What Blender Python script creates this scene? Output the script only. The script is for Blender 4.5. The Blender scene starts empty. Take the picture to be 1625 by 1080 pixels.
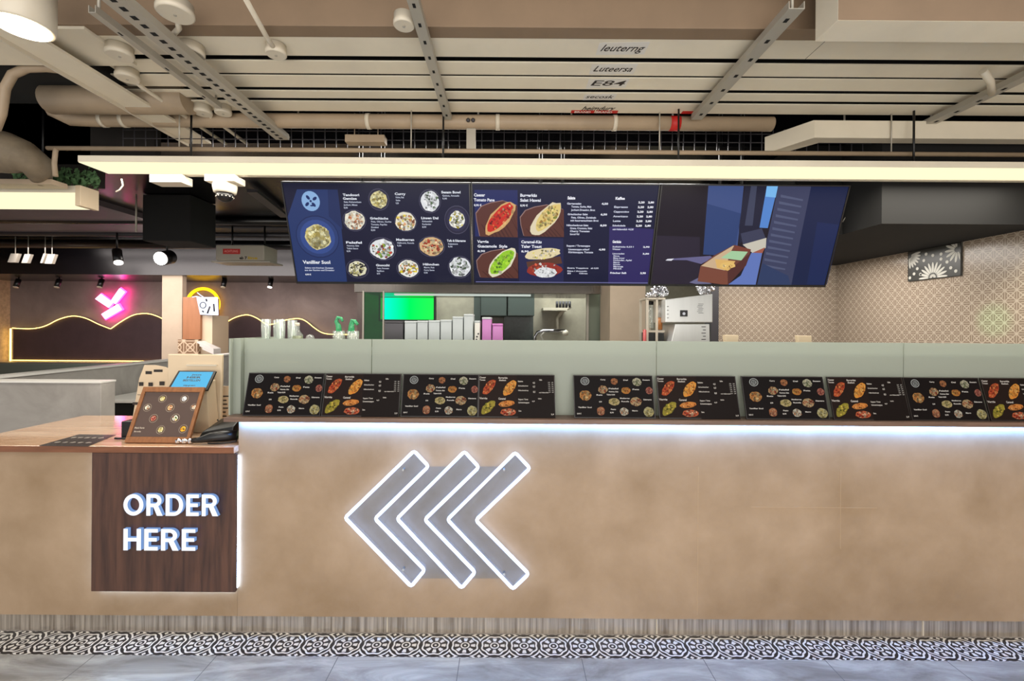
import bpy, bmesh, math, random
from mathutils import Vector, Matrix, noise

C = bpy.context.scene.collection
sc = bpy.context.scene
random.seed(7)

# ------------------------------------------------------------------ camera
F = 720.0            # focal length in pixels of the 1625 x 1080 frame
EYE = 1.6            # eye height
ROLL = math.radians(0.4)
cam_d = bpy.data.cameras.new('camera')
cam = bpy.data.objects.new('camera', cam_d)
C.objects.link(cam)
cam.location = (0, 0, EYE)
cam.rotation_euler = (Matrix.Rotation(math.pi / 2, 4, 'X') @ Matrix.Rotation(ROLL, 4, 'Z')).to_euler()
cam_d.sensor_width = 36
cam_d.lens = F / 1625 * 36
cam_d.shift_x = (812.5 - 808) / 1625
cam_d.shift_y = -(540 - 518) / 1625
cam_d.clip_start = 0.05
sc.camera = cam
sc.view_settings.view_transform = 'Standard'
sc.view_settings.look = 'None'
sc.view_settings.gamma = 1
sc.view_settings.exposure = 0.0
try:
    sc.cycles.use_denoising = True
except Exception:
    pass

# ------------------------------------------------------------------ world and big lights
w = bpy.data.worlds.new('mall_ambient')
sc.world = w
w.use_nodes = True
bg = w.node_tree.nodes['Background']
bg.inputs[0].default_value = (0.95, 0.95, 0.95, 1)
bg.inputs[1].default_value = 0.85


def area(name, loc, size, power, col, rot=(0, 0, 0), sy=None):
    d = bpy.data.lights.new(name, 'AREA')
    d.shape = 'RECTANGLE'
    d.size = size
    d.size_y = sy or size
    d.energy = power
    d.color = col
    o = bpy.data.objects.new(name, d)
    C.objects.link(o)
    o.location = loc
    o.rotation_euler = rot
    return o


area('mall_overhead_fill', (0.5, -1.2, 3.3), 5.0, 60, (1.0, 0.88, 0.74), (math.radians(28), 0, 0), 1.6)  # added warm fill from above and behind the camera
area('mall_upward_fill', (0.3, -2.4, 1.3), 6.0, 150, (1.0, 0.95, 0.87), (math.radians(118), 0, 0), 2.0)  # added fill behind the camera, tilted up to brighten the ceiling trunks
area('seating_wall_fill', (-5.4, 6.75, 2.62), 4.2, 150, (1.0, 0.90, 0.86), (math.radians(38), 0, 0), 1.6)  # added fill, tilted to brighten the back wall of the seating area
area('kitchen_ceiling_lamp', (0.0, 5.9, 2.75), 2.4, 110, (0.93, 1.0, 0.95), (0, 0, 0), 1.6)
area('prep_ceiling_lamp', (2.6, 3.95, 2.25), 1.2, 24, (1.0, 0.95, 0.9), (0, 0, 0), 0.9)
area('counter_ceiling_lamp', (-0.3, 3.3, 2.85), 3.4, 50, (1.0, 0.96, 0.9), (0, 0, 0), 0.3)


# ------------------------------------------------------------------ pixel to place
def ray(px, py):
    dx, dy = px - 808.0, 518.0 - py
    c, s = math.cos(ROLL), math.sin(ROLL)
    return (dx * c - dy * s) / F, (dx * s + dy * c) / F


def P(px, py, Y):
    a, b = ray(px, py)
    return Vector((a * Y, Y, EYE + b * Y))


def PZ(px, py, z):
    a, b = ray(px, py)
    Y = (z - EYE) / b
    return Vector((a * Y, Y, z))


# ------------------------------------------------------------------ colours and materials
def lin(c):
    return tuple(((v / 255.0) / 12.92 if v / 255.0 <= 0.04045 else ((v / 255.0 + 0.055) / 1.055) ** 2.4) for v in c)


def mat(name, rgb, rough=0.5, metal=0.0, **kw):
    m = bpy.data.materials.new(name)
    m.use_nodes = True
    nt = m.node_tree
    b = nt.nodes['Principled BSDF']
    col = lin(rgb) + (1,)
    b.inputs['Base Color'].default_value = col
    b.inputs['Roughness'].default_value = rough
    b.inputs['Metallic'].default_value = metal
    if 'coat' in kw:
        b.inputs['Coat Weight'].default_value = kw['coat']
        b.inputs['Coat Roughness'].default_value = kw.get('coat_rough', 0.1)
    if 'trans' in kw:
        b.inputs['Transmission Weight'].default_value = kw['trans']
    if 'alpha' in kw:
        b.inputs['Alpha'].default_value = kw['alpha']
    if 'emit' in kw:
        b.inputs['Emission Color'].default_value = lin(kw.get('ecol', rgb)) + (1,)
        b.inputs['Emission Strength'].default_value = kw['emit']
    v = kw.get('var', 0.0)
    if v:
        tc = nt.nodes.new('ShaderNodeTexCoord')
        mp = nt.nodes.new('ShaderNodeMapping')
        mp.inputs['Scale'].default_value = kw.get('stretch', (1, 1, 1))
        nz = nt.nodes.new('ShaderNodeTexNoise')
        nz.inputs['Scale'].default_value = kw.get('scale', 6.0)
        nz.inputs['Detail'].default_value = 6
        nz.inputs['Roughness'].default_value = 0.6
        nz.inputs['Distortion'].default_value = kw.get('dist', 0.0)
        mx = nt.nodes.new('ShaderNodeMix')
        mx.data_type = 'RGBA'
        c2 = kw.get('rgb2')
        c2 = lin(c2) if c2 else tuple(x * (1 - v) for x in col[:3])
        mr = nt.nodes.new('ShaderNodeMapRange')
        mr.inputs[1].default_value = kw.get('lo', 0.35)
        mr.inputs[2].default_value = kw.get('hi', 0.65)
        nt.links.new(tc.outputs['Object'], mp.inputs[0])
        nt.links.new(mp.outputs[0], nz.inputs['Vector'])
        nt.links.new(nz.outputs['Fac'], mr.inputs[0])
        nt.links.new(mr.outputs[0], mx.inputs[0])
        mx.inputs[6].default_value = col
        mx.inputs[7].default_value = tuple(c2) + (1,)
        nt.links.new(mx.outputs[2], b.inputs['Base Color'])
        if kw.get('bump'):
            bp = nt.nodes.new('ShaderNodeBump')
            bp.inputs['Strength'].default_value = kw['bump']
            bp.inputs['Distance'].default_value = 0.005
            nt.links.new(nz.outputs['Fac'], bp.inputs['Height'])
            nt.links.new(bp.outputs[0], b.inputs['Normal'])
    return m


def emat(name, rgb, strength):
    m = bpy.data.materials.new(name)
    m.use_nodes = True
    nt = m.node_tree
    nt.nodes.clear()
    e = nt.nodes.new('ShaderNodeEmission')
    e.inputs[0].default_value = lin(rgb) + (1,)
    e.inputs[1].default_value = strength
    o = nt.nodes.new('ShaderNodeOutputMaterial')
    nt.links.new(e.outputs[0], o.inputs[0])
    return m


def mth(nt, op, a, b=None, c=None):
    n = nt.nodes.new('ShaderNodeMath')
    n.operation = op
    for i, v in enumerate((a, b, c)):
        if v is None:
            continue
        if isinstance(v, (int, float)):
            n.inputs[i].default_value = v
        else:
            nt.links.new(v, n.inputs[i])
    return n.outputs[0]


def pic_mat(name, emission=0.0, rough=0.3, coat=0.3):
    m = bpy.data.materials.new(name)
    m.use_nodes = True
    nt = m.node_tree
    b = nt.nodes['Principled BSDF']
    a = nt.nodes.new('ShaderNodeAttribute')
    a.attribute_name = 'col'
    b.inputs['Roughness'].default_value = rough
    b.inputs['Coat Weight'].default_value = coat
    b.inputs['Specular IOR Level'].default_value = 0.1
    if emission:
        b.inputs['Base Color'].default_value = (0.005, 0.005, 0.008, 1)
        nt.links.new(a.outputs['Color'], b.inputs['Emission Color'])
        b.inputs['Emission Strength'].default_value = emission
    else:
        nt.links.new(a.outputs['Color'], b.inputs['Base Color'])
    return m


M = {}
M['plaster'] = mat('limewashed_plaster', (172, 147, 121), 0.55, var=1, rgb2=(142, 117, 89), scale=2.4, dist=0.15, bump=0.05, lo=.3, hi=.7)
M['booth'] = mat('grey_render', (168, 162, 156), 0.6, var=1, rgb2=(142, 136, 130), scale=2.2, dist=0.8)
M['brownwall'] = mat('brown_grey_render', (146, 130, 124), 0.7, var=1, rgb2=(122, 106, 102), scale=1.2, dist=0.5)
M['walnut'] = mat('dark_walnut', (92, 62, 50), 0.4, var=1, rgb2=(58, 38, 34), scale=3.0, stretch=(9, 9, 0.7), dist=0.3)
M['topwood'] = mat('counter_top_wood', (232, 196, 162), 0.25, var=1, rgb2=(206, 160, 124), scale=3.0, stretch=(0.8, 9, 9), dist=0.3, coat=1.0, coat_rough=0.09)
M['topedge'] = mat('top_edge_wood', (132, 84, 58), 0.35, var=0.3, scale=4.0, stretch=(1, 9, 9))
M['ledge'] = mat('ledge_wood', (120, 94, 80), 0.4, var=0.35, scale=5.0, stretch=(1, 9, 9))
M['framewood'] = mat('frame_wood', (150, 98, 58), 0.4, var=0.3, scale=8.0, stretch=(8, 8, 1))
M['steel'] = mat('brushed_steel', (150, 142, 134), 0.22, 1.0, var=0.25, scale=4, stretch=(30, 1, 1))
M['plinth'] = mat('plinth_steel_reflected_streaks', (216, 206, 194), 0.32, 0.7, var=1, rgb2=(150, 138, 126), scale=3, stretch=(22, 1, .6))  # colour streaks imitate the floor tiles' stretched reflection
M['galv'] = mat('galvanised_steel', (176, 170, 158), 0.45, 0.35)
M['painted'] = mat('cream_painted_steel', (226, 216, 196), 0.45, var=0.12, scale=2.0)
M['tan'] = mat('tan_painted_beam', (134, 112, 90), 0.6, var=0.15, scale=3.0)
M['pipe'] = mat('beige_pipe', (168, 148, 124), 0.5, var=0.2, scale=3.0)
M['whiteplastic'] = mat('cream_plastic', (206, 196, 178), 0.4)
M['black'] = mat('black_paint', (14, 12, 14), 0.32)
M['blackgloss'] = mat('gloss_black_paint', (12, 10, 14), 0.26, var=0.4, scale=2.0, bump=0.5)
M['void'] = mat('matt_black', (8, 7, 7), 0.9)
M['rubber'] = mat('black_plastic', (12, 11, 12), 0.35)
M['darkgrey'] = mat('dark_grey_metal', (66, 64, 68), 0.4, 0.4)
M['greypanel'] = mat('mauve_grey_board', (104, 92, 98), 0.6, var=0.15, scale=1.5)
M['wave'] = mat('dark_brown_panel', (70, 52, 56), 0.6, var=0.2, scale=4.0)
M['sofa'] = mat('grey_green_upholstery', (84, 92, 84), 0.7)
M['white'] = mat('white_laminate', (214, 210, 204), 0.4)
M['cream'] = mat('cream_board', (206, 186, 158), 0.5)
M['paper'] = mat('kraft_paper', (196, 176, 150), 0.7)
M['stone'] = mat('light_stone_column', (190, 172, 150), 0.7, var=0.1, scale=4.0)
M['cabinet'] = mat('slate_cabinet', (68, 78, 74), 0.4)
M['greyplastic'] = mat('pale_grey_plastic', (178, 184, 186), 0.35)
M['pinkplastic'] = mat('pink_plastic', (186, 110, 178), 0.35)
M['red'] = mat('red_sticker', (190, 30, 26), 0.5)
M['orange'] = mat('amber_plastic', (196, 128, 70), 0.4)
M['foil'] = mat('crumpled_foil', (210, 210, 215), 0.22, 1.0)
M['bread'] = mat('bread_crust', (206, 160, 104), 0.7, var=1, rgb2=(150, 92, 50), scale=14)
M['moss'] = mat('green_moss', (92, 130, 84), 0.9, var=0.5, scale=30)
M['ink'] = mat('dark_ink', (40, 34, 32), 0.6)
M['whiteink'] = mat('white_ink', (225, 225, 220), 0.6)
M['oil'] = mat('green_oil', (120, 130, 50), 0.2, trans=0.3)
M['greenglass'] = mat('green_tinted_glass', (90, 200, 140), 0.1, trans=0.5)
M['chrome'] = mat('chrome', (200, 200, 205), 0.15, 1.0)
M['led_warm'] = emat('warm_led_diffuser', (255, 246, 204), 1.12)
M['led_cool'] = emat('cool_led', (200, 225, 255), 9.0)
M['panel_led'] = emat('panel_back_led', (180, 212, 255), 22.0)
M['led_ledge'] = emat('under_ledge_led', (96, 165, 255), 170.0)
M['led_halo'] = emat('cool_halo_led', (205, 222, 255), 6.0)
M['neon_white'] = emat('white_neon', (185, 210, 255), 5.5)
M['letter'] = emat('lit_letter', (240, 245, 255), 1.25)
M['letter_halo'] = emat('letter_halo', (150, 190, 255), 5.0)
M['letter_side'] = emat('letter_side', (140, 178, 240), 0.75)
M['pink_face'] = emat('pink_white_neon', (255, 205, 245), 2.4)
M['pink_halo'] = emat('magenta_halo', (255, 40, 150), 18.0)
M['yellow_neon'] = emat('yellow_neon', (255, 190, 20), 3.5)
M['yellow_led'] = emat('warm_yellow_led', (255, 214, 110), 6.0)
M['white_sign'] = emat('lit_white_sign', (225, 232, 255), 1.6)
M['lamp'] = emat('lamp_face', (255, 236, 200), 14.0)
M['spot_face'] = emat('spot_lamp_face', (255, 245, 235), 30.0)
M['spot_dim'] = emat('spot_lamp_dim', (255, 245, 235), 3.0)
M['screen'] = pic_mat('screen_picture', 0.95, 0.15, 0.0)
M['print'] = pic_mat('printed_picture', 0.0, 0.5, 0.0)


def clear_glass(name, rgb, a, milk=0.0):
    m = bpy.data.materials.new(name)
    m.use_nodes = True
    nt = m.node_tree
    nt.nodes.clear()
    o = nt.nodes.new('ShaderNodeOutputMaterial')
    t = nt.nodes.new('ShaderNodeBsdfTransparent')
    t.inputs[0].default_value = lin(rgb) + (1,)
    g = nt.nodes.new('ShaderNodeBsdfGlossy')
    g.inputs['Roughness'].default_value = 0.05
    mx = nt.nodes.new('ShaderNodeMixShader')
    fr = nt.nodes.new('ShaderNodeLayerWeight')
    fr.inputs[0].default_value = 0.5
    nt.links.new(mth(nt, 'ADD', mth(nt, 'MULTIPLY', mth(nt, 'POWER', fr.outputs['Facing'], 4.0), 0.6), a), mx.inputs[0])
    nt.links.new(t.outputs[0], mx.inputs[1])
    nt.links.new(g.outputs[0], mx.inputs[2])
    if milk:
        df = nt.nodes.new('ShaderNodeBsdfDiffuse')
        df.inputs[0].default_value = (0.85, 0.88, 0.86, 1)
        m3 = nt.nodes.new('ShaderNodeMixShader')
        m3.inputs[0].default_value = milk
        nt.links.new(mx.outputs[0], m3.inputs[1])
        nt.links.new(df.outputs[0], m3.inputs[2])
        nt.links.new(m3.outputs[0], o.inputs[0])
    else:
        nt.links.new(mx.outputs[0], o.inputs[0])
    return m


M['glass'] = clear_glass('clear_glass', (244, 248, 245), 0.06, 0.16)
M['acrylic'] = clear_glass('clear_acrylic', (238, 244, 253), 0.02)


def frosted(name, rgb, tr, al):
    m = bpy.data.materials.new(name)
    m.use_nodes = True
    nt = m.node_tree
    nt.nodes.clear()
    o = nt.nodes.new('ShaderNodeOutputMaterial')
    d = nt.nodes.new('ShaderNodeBsdfPrincipled')
    d.inputs['Base Color'].default_value = lin(rgb) + (1,)
    d.inputs['Roughness'].default_value = 0.4
    t = nt.nodes.new('ShaderNodeBsdfTranslucent')
    t.inputs[0].default_value = lin(rgb) + (1,)
    mx = nt.nodes.new('ShaderNodeMixShader')
    mx.inputs[0].default_value = tr
    r = nt.nodes.new('ShaderNodeBsdfTransparent')
    m2 = nt.nodes.new('ShaderNodeMixShader')
    m2.inputs[0].default_value = al
    nt.links.new(d.outputs[0], mx.inputs[1])
    nt.links.new(t.outputs[0], mx.inputs[2])
    nt.links.new(mx.outputs[0], m2.inputs[1])
    nt.links.new(r.outputs[0], m2.inputs[2])
    nt.links.new(m2.outputs[0], o.inputs[0])
    return m


M['frost'] = frosted('frosted_glass', (186, 193, 182), 0.45, 0.14)


def marble():
    m = bpy.data.materials.new('grey_marble_tile')
    m.use_nodes = True
    nt = m.node_tree
    b = nt.nodes['Principled BSDF']
    tc = nt.nodes.new('ShaderNodeTexCoord')
    mp = nt.nodes.new('ShaderNodeMapping')
    mp.inputs['Rotation'].default_value = (0, 0, 0.9)
    mp.inputs['Scale'].default_value = (1, 3.5, 1)
    nt.links.new(tc.outputs['Object'], mp.inputs[0])
    nz = nt.nodes.new('ShaderNodeTexNoise')
    nz.inputs['Scale'].default_value = 2.2
    nz.inputs['Detail'].default_value = 10
    nz.inputs['Roughness'].default_value = 0.65
    nz.inputs['Distortion'].default_value = 0.8
    nt.links.new(mp.outputs[0], nz.inputs['Vector'])
    cr = nt.nodes.new('ShaderNodeValToRGB')
    cr.color_ramp.elements[0].position = 0.35
    cr.color_ramp.elements[0].color = lin((138, 136, 131)) + (1,)
    cr.color_ramp.elements[1].position = 0.62
    cr.color_ramp.elements[1].color = lin((190, 190, 182)) + (1,)
    e = cr.color_ramp.elements.new(0.5)
    e.color = lin((166, 165, 159)) + (1,)
    nt.links.new(nz.outputs['Fac'], cr.inputs[0])
    sp = nt.nodes.new('ShaderNodeSeparateXYZ')
    nt.links.new(tc.outputs['Object'], sp.inputs[0])
    fx = mth(nt, 'FRACT', mth(nt, 'DIVIDE', mth(nt, 'ADD', sp.outputs[0], 20.3605), 0.588))
    fy = mth(nt, 'FRACT', mth(nt, 'DIVIDE', mth(nt, 'ADD', sp.outputs[1], 20.3), 1.2))
    g = mth(nt, 'MAXIMUM', mth(nt, 'LESS_THAN', fx, 0.006), mth(nt, 'LESS_THAN', fy, 0.003))
    mx = nt.nodes.new('ShaderNodeMix')
    mx.data_type = 'RGBA'
    nt.links.new(g, mx.inputs[0])
    nt.links.new(cr.outputs[0], mx.inputs[6])
    mx.inputs[7].default_value = lin((112, 112, 114)) + (1,)
    nt.links.new(mx.outputs[2], b.inputs['Base Color'])
    b.inputs['Roughness'].default_value = 0.22
    return m


def flower_tile(name, p, dark, light, rough, plane, diag=False):
    """patterned cement tile; plane gives the two object axes used"""
    m = bpy.data.materials.new(name)
    m.use_nodes = True
    nt = m.node_tree
    b = nt.nodes['Principled BSDF']
    tc = nt.nodes.new('ShaderNodeTexCoord')
    sp = nt.nodes.new('ShaderNodeSeparateXYZ')
    nt.links.new(tc.outputs['Object'], sp.inputs[0])
    if plane == 'wall':
        u = mth(nt, 'ADD', sp.outputs[0], sp.outputs[1])
        v = sp.outputs[2]
    else:
        u, v = sp.outputs[0], mth(nt, 'ADD', sp.outputs[1], p / 2)
    fu = mth(nt, 'SUBTRACT', mth(nt, 'FRACT', mth(nt, 'ADD', mth(nt, 'DIVIDE', u, p), 60.0)), 0.5)
    fv = mth(nt, 'SUBTRACT', mth(nt, 'FRACT', mth(nt, 'ADD', mth(nt, 'DIVIDE', v, p), 60.0)), 0.5)
    r = mth(nt, 'SQRT', mth(nt, 'ADD', mth(nt, 'MULTIPLY', fu, fu), mth(nt, 'MULTIPLY', fv, fv)))
    an = mth(nt, 'ARCTAN2', fv, fu)
    if diag:
        d1 = mth(nt, 'ABSOLUTE', mth(nt, 'ADD', fu, fv))
        d2 = mth(nt, 'ABSOLUTE', mth(nt, 'SUBTRACT', fu, fv))
        band = mth(nt, 'MINIMUM', d1, d2)
        k1 = mth(nt, 'LESS_THAN', band, 0.07)
        ring = mth(nt, 'LESS_THAN', mth(nt, 'ABSOLUTE', mth(nt, 'SUBTRACT', r, 0.30)), 0.035)
        cr = mth(nt, 'GREATER_THAN', mth(nt, 'MAXIMUM', mth(nt, 'ABSOLUTE', fu), mth(nt, 'ABSOLUTE', fv)), 0.47)
        k = mth(nt, 'MAXIMUM', mth(nt, 'MAXIMUM', k1, ring), cr)
    else:
        c8 = mth(nt, 'COSINE', mth(nt, 'MULTIPLY', an, 8.0))

        def ringm(lo, hi, src):
            return mth(nt, 'MULTIPLY', mth(nt, 'GREATER_THAN', src, lo), mth(nt, 'LESS_THAN', src, hi))
        rw = mth(nt, 'ADD', r, mth(nt, 'MULTIPLY', c8, 0.022))
        k = ringm(0.395, 0.455, rw)
        k = mth(nt, 'MAXIMUM', k, mth(nt, 'MULTIPLY', ringm(0.20, 0.345, r), mth(nt, 'GREATER_THAN', c8, -0.15)))
        k = mth(nt, 'MAXIMUM', k, ringm(0.105, 0.155, r))
        k = mth(nt, 'MAXIMUM', k, mth(nt, 'LESS_THAN', r, 0.04))
        k = mth(nt, 'MAXIMUM', k, ringm(0.53, 0.585, r))
        k = mth(nt, 'MAXIMUM', k, mth(nt, 'GREATER_THAN', r, 0.66))
    mx = nt.nodes.new('ShaderNodeMix')
    mx.data_type = 'RGBA'
    nt.links.new(k, mx.inputs[0])
    mx.inputs[6].default_value = lin(dark) + (1,)
    mx.inputs[7].default_value = lin(light) + (1,)
    nt.links.new(mx.outputs[2], b.inputs['Base Color'])
    b.inputs['Roughness'].default_value = rough
    return m


M['marble'] = marble()
M['striptile'] = flower_tile('black_and_white_flower_tile', 0.148, (40, 37, 38), (236, 232, 224), 0.35, 'floor')
M['walltile'] = flower_tile('beige_lattice_tile', 0.075, (138, 122, 106), (182, 168, 150), 0.22, 'wall', True)
M['rough_tile'] = mat('warm_rough_tile', (208, 176, 138), 0.6, var=0.3, scale=18)
M['kitchentile'] = mat('pale_kitchen_tile', (172, 164, 146), 0.35, var=0.2, scale=6)


# ------------------------------------------------------------------ mesh builder
class MB:
    def __init__(self):
        self.bm = bmesh.new()
        self.slots = []

    def _mi(self, faces, m):
        if m is None:
            return
        if m not in self.slots:
            self.slots.append(m)
        i = self.slots.index(m)
        for f in faces:
            f.material_index = i

    def poly(self, pts, m=None):
        vs = [self.bm.verts.new(p) for p in pts]
        f = self.bm.faces.new(vs)
        self._mi([f], m)
        return f

    def hexa(self, p, m=None):
        """eight corners: four of the lower ring, four of the upper ring"""
        v = [self.bm.verts.new(q) for q in p]
        fs = []
        for a in ((3, 2, 1, 0), (4, 5, 6, 7), (0, 1, 5, 4), (1, 2, 6, 5), (2, 3, 7, 6), (3, 0, 4, 7)):
            fs.append(self.bm.faces.new([v[i] for i in a]))
        self._mi(fs, m)
        return self

    def box(self, x0, x1, y0, y1, z0, z1, m=None):
        return self.hexa([(x0, y0, z0), (x1, y0, z0), (x1, y1, z0), (x0, y1, z0),
                          (x0, y0, z1), (x1, y0, z1), (x1, y1, z1), (x0, y1, z1)], m)

    def slab(self, pts, d, m=None):
        """a flat outline (3D points) given thickness along vector d"""
        d = Vector(d)
        n = len(pts)
        a = [self.bm.verts.new(p) for p in pts]
        b = [self.bm.verts.new(Vector(p) + d) for p in pts]
        fs = [self.bm.faces.new(a), self.bm.faces.new(list(reversed(b)))]
        for i in range(n):
            j = (i + 1) % n
            fs.append(self.bm.faces.new((a[j], a[i], b[i], b[j])))
        self._mi(fs, m)
        return self

    def ring(self, c, ax, r, n):
        ax = Vector(ax).normalized()
        u = ax.orthogonal().normalized()
        v = ax.cross(u)
        return [self.bm.verts.new(Vector(c) + (u * math.cos(2 * math.pi * i / n) + v * math.sin(2 * math.pi * i / n)) * r) for i in range(n)]

    def cone(self, p0, p1, r0, r1, n=20, m=None, caps=True):
        p0, p1 = Vector(p0), Vector(p1)
        a = self.ring(p0, p1 - p0, r0, n)
        b = self.ring(p1, p1 - p0, r1, n)
        fs = [self.bm.faces.new((a[i], a[(i + 1) % n], b[(i + 1) % n], b[i])) for i in range(n)]
        for f in fs:
            f.smooth = True
        if caps:
            fs.append(self.bm.faces.new(list(reversed(a))))
            fs.append(self.bm.faces.new(b))
        self._mi(fs, m)
        return self

    def cyl(self, p0, p1, r, n=20, m=None, caps=True):
        return self.cone(p0, p1, r, r, n, m, caps)

    def tube(self, pts, r, n=10, m=None, closed=False, square=False):
        pts = [Vector(p) for p in pts]
        k = len(pts)
        rings = []
        u = None
        for i, p in enumerate(pts):
            if closed:
                t = (pts[(i + 1) % k] - pts[i - 1]).normalized()
            else:
                t = (pts[min(i + 1, k - 1)] - pts[max(i - 1, 0)]).normalized()
            if u is None:
                u = t.orthogonal().normalized()
            u = (u - t * u.dot(t))
            if u.length < 1e-6:
                u = t.orthogonal()
            u.normalize()
            v = t.cross(u)
            rr = r[i] if isinstance(r, (list, tuple)) else r
            rings.append([self.bm.verts.new(p + (u * math.cos(2 * math.pi * j / n) + v * math.sin(2 * math.pi * j / n)) * rr) for j in range(n)])
        fs = []
        for i in range(k if closed else k - 1):
            a, b = rings[i], rings[(i + 1) % k]
            for j in range(n):
                f = self.bm.faces.new((a[j], a[(j + 1) % n], b[(j + 1) % n], b[j]))
                f.smooth = True
                fs.append(f)
        if not closed:
            fs.append(self.bm.faces.new(list(reversed(rings[0]))))
            fs.append(self.bm.faces.new(rings[-1]))
        self._mi(fs, m)
        return self

    def lathe(self, c, prof, n=24, m=None):
        """profile of (radius, height) pairs about a vertical axis through c"""
        c = Vector(c)
        rings = []
        for r, h in prof:
            rings.append([self.bm.verts.new(c + Vector((math.cos(2 * math.pi * i / n) * max(r, 1e-4), math.sin(2 * math.pi * i / n) * max(r, 1e-4), h))) for i in range(n)])
        fs = []
        for a, b in zip(rings, rings[1:]):
            for i in range(n):
                f = self.bm.faces.new((a[i], a[(i + 1) % n], b[(i + 1) % n], b[i]))
                f.smooth = True
                fs.append(f)
        fs.append(self.bm.faces.new(list(reversed(rings[0]))))
        fs.append(self.bm.faces.new(rings[-1]))
        self._mi(fs, m)
        return self

    def ball(self, c, r, sub=2, scale=(1, 1, 1), rough=0.0, m=None, seed=0):
        g = bmesh.ops.create_icosphere(self.bm, subdivisions=sub, radius=1)
        fs = set()
        for v in g['verts']:
            k = 1 + (rough * noise.noise(v.co * 2.3 + Vector((seed, seed * 1.7, 0))) if rough else 0)
            v.co = Vector(c) + Vector((v.co.x * r * scale[0] * k, v.co.y * r * scale[1] * k, v.co.z * r * scale[2] * k))
            fs.update(v.link_faces)
        for f in fs:
            f.smooth = rough < 0.5
        self._mi(fs, m)
        return self

    def build(self, name, material=None, parent=None, bevel=0.0, local=False):
        bm = self.bm
        if material is not None and material not in self.slots:
            if not self.slots:
                self.slots.append(material)
        bmesh.ops.recalc_face_normals(bm, faces=bm.faces)
        if parent is None and not local:
            xs = [v.co.x for v in bm.verts]
            ys = [v.co.y for v in bm.verts]
            zs = [v.co.z for v in bm.verts]
            loc = Vector(((min(xs) + max(xs)) / 2, (min(ys) + max(ys)) / 2, min(zs)))
            for v in bm.verts:
                v.co -= loc
        else:
            loc = Vector((0, 0, 0))
            if parent is not None and not local:
                iw = WM[parent.name].inverted()
                for v in bm.verts:
                    v.co = iw @ v.co
        me = bpy.data.meshes.new(name)
        bm.to_mesh(me)
        bm.free()
        for s in self.slots:
            me.materials.append(s)
        o = bpy.data.objects.new(name, me)
        C.objects.link(o)
        o.location = loc
        if parent is not None:
            o.parent = parent
            WM[o.name] = WM[parent.name].copy()
        else:
            WM[o.name] = Matrix.Translation(loc)
        if bevel:
            b = o.modifiers.new('bevel', 'BEVEL')
            b.width = bevel
            b.segments = 2
            b.limit_method = 'ANGLE'
        return o


WM = {}


def thing(name, label, cat, loc=(0, 0, 0), rot=0.0, group=None):
    o = bpy.data.objects.new(name, None)
    o.empty_display_size = 0.05
    C.objects.link(o)
    o.location = loc
    o.rotation_euler = (0, 0, rot)
    WM[o.name] = Matrix.Translation(Vector(loc)) @ Matrix.Rotation(rot, 4, 'Z')
    return tag(o, label, cat, group)


def tag(o, label, cat, group=None, kind=None):
    o['label'] = label
    o['category'] = cat
    if group:
        o['group'] = group
    if kind:
        o['kind'] = kind
    return o


def struct(o, label=None, cat=None):
    o['kind'] = 'structure'
    if label:
        o['label'] = label
        o['category'] = cat
    return o


def dup(root, loc, label, rot=None, group=None, scale=None):
    r = root.copy()
    C.objects.link(r)
    r.location = loc
    if rot is not None:
        r.rotation_euler = rot
    if scale:
        r.scale = scale
    r['label'] = label
    if group:
        r['group'] = group
    for ch in list(root.children):
        c = ch.copy()
        C.objects.link(c)
        c.parent = r
        for g in ch.children:
            d = g.copy()
            C.objects.link(d)
            d.parent = c
    return r


# ------------------------------------------------------------------ flat pictures (screens, prints)
_text = {}


def text2d(body, bold=0.0):
    key = (body, bold)
    if key not in _text:
        cu = bpy.data.curves.new('lettering', 'FONT')
        cu.body = body
        cu.size = 1
        cu.resolution_u = 2
        cu.offset = bold
        ob = bpy.data.objects.new('lettering', cu)
        me = bpy.data.meshes.new_from_object(ob)
        vs = [(v.co.x, v.co.y) for v in me.vertices]
        fs = [tuple(p.vertices) for p in me.polygons]
        _text[key] = (vs, fs)
        bpy.data.objects.remove(ob)
        bpy.data.curves.remove(cu)
        bpy.data.meshes.remove(me)
    return _text[key]


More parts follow.
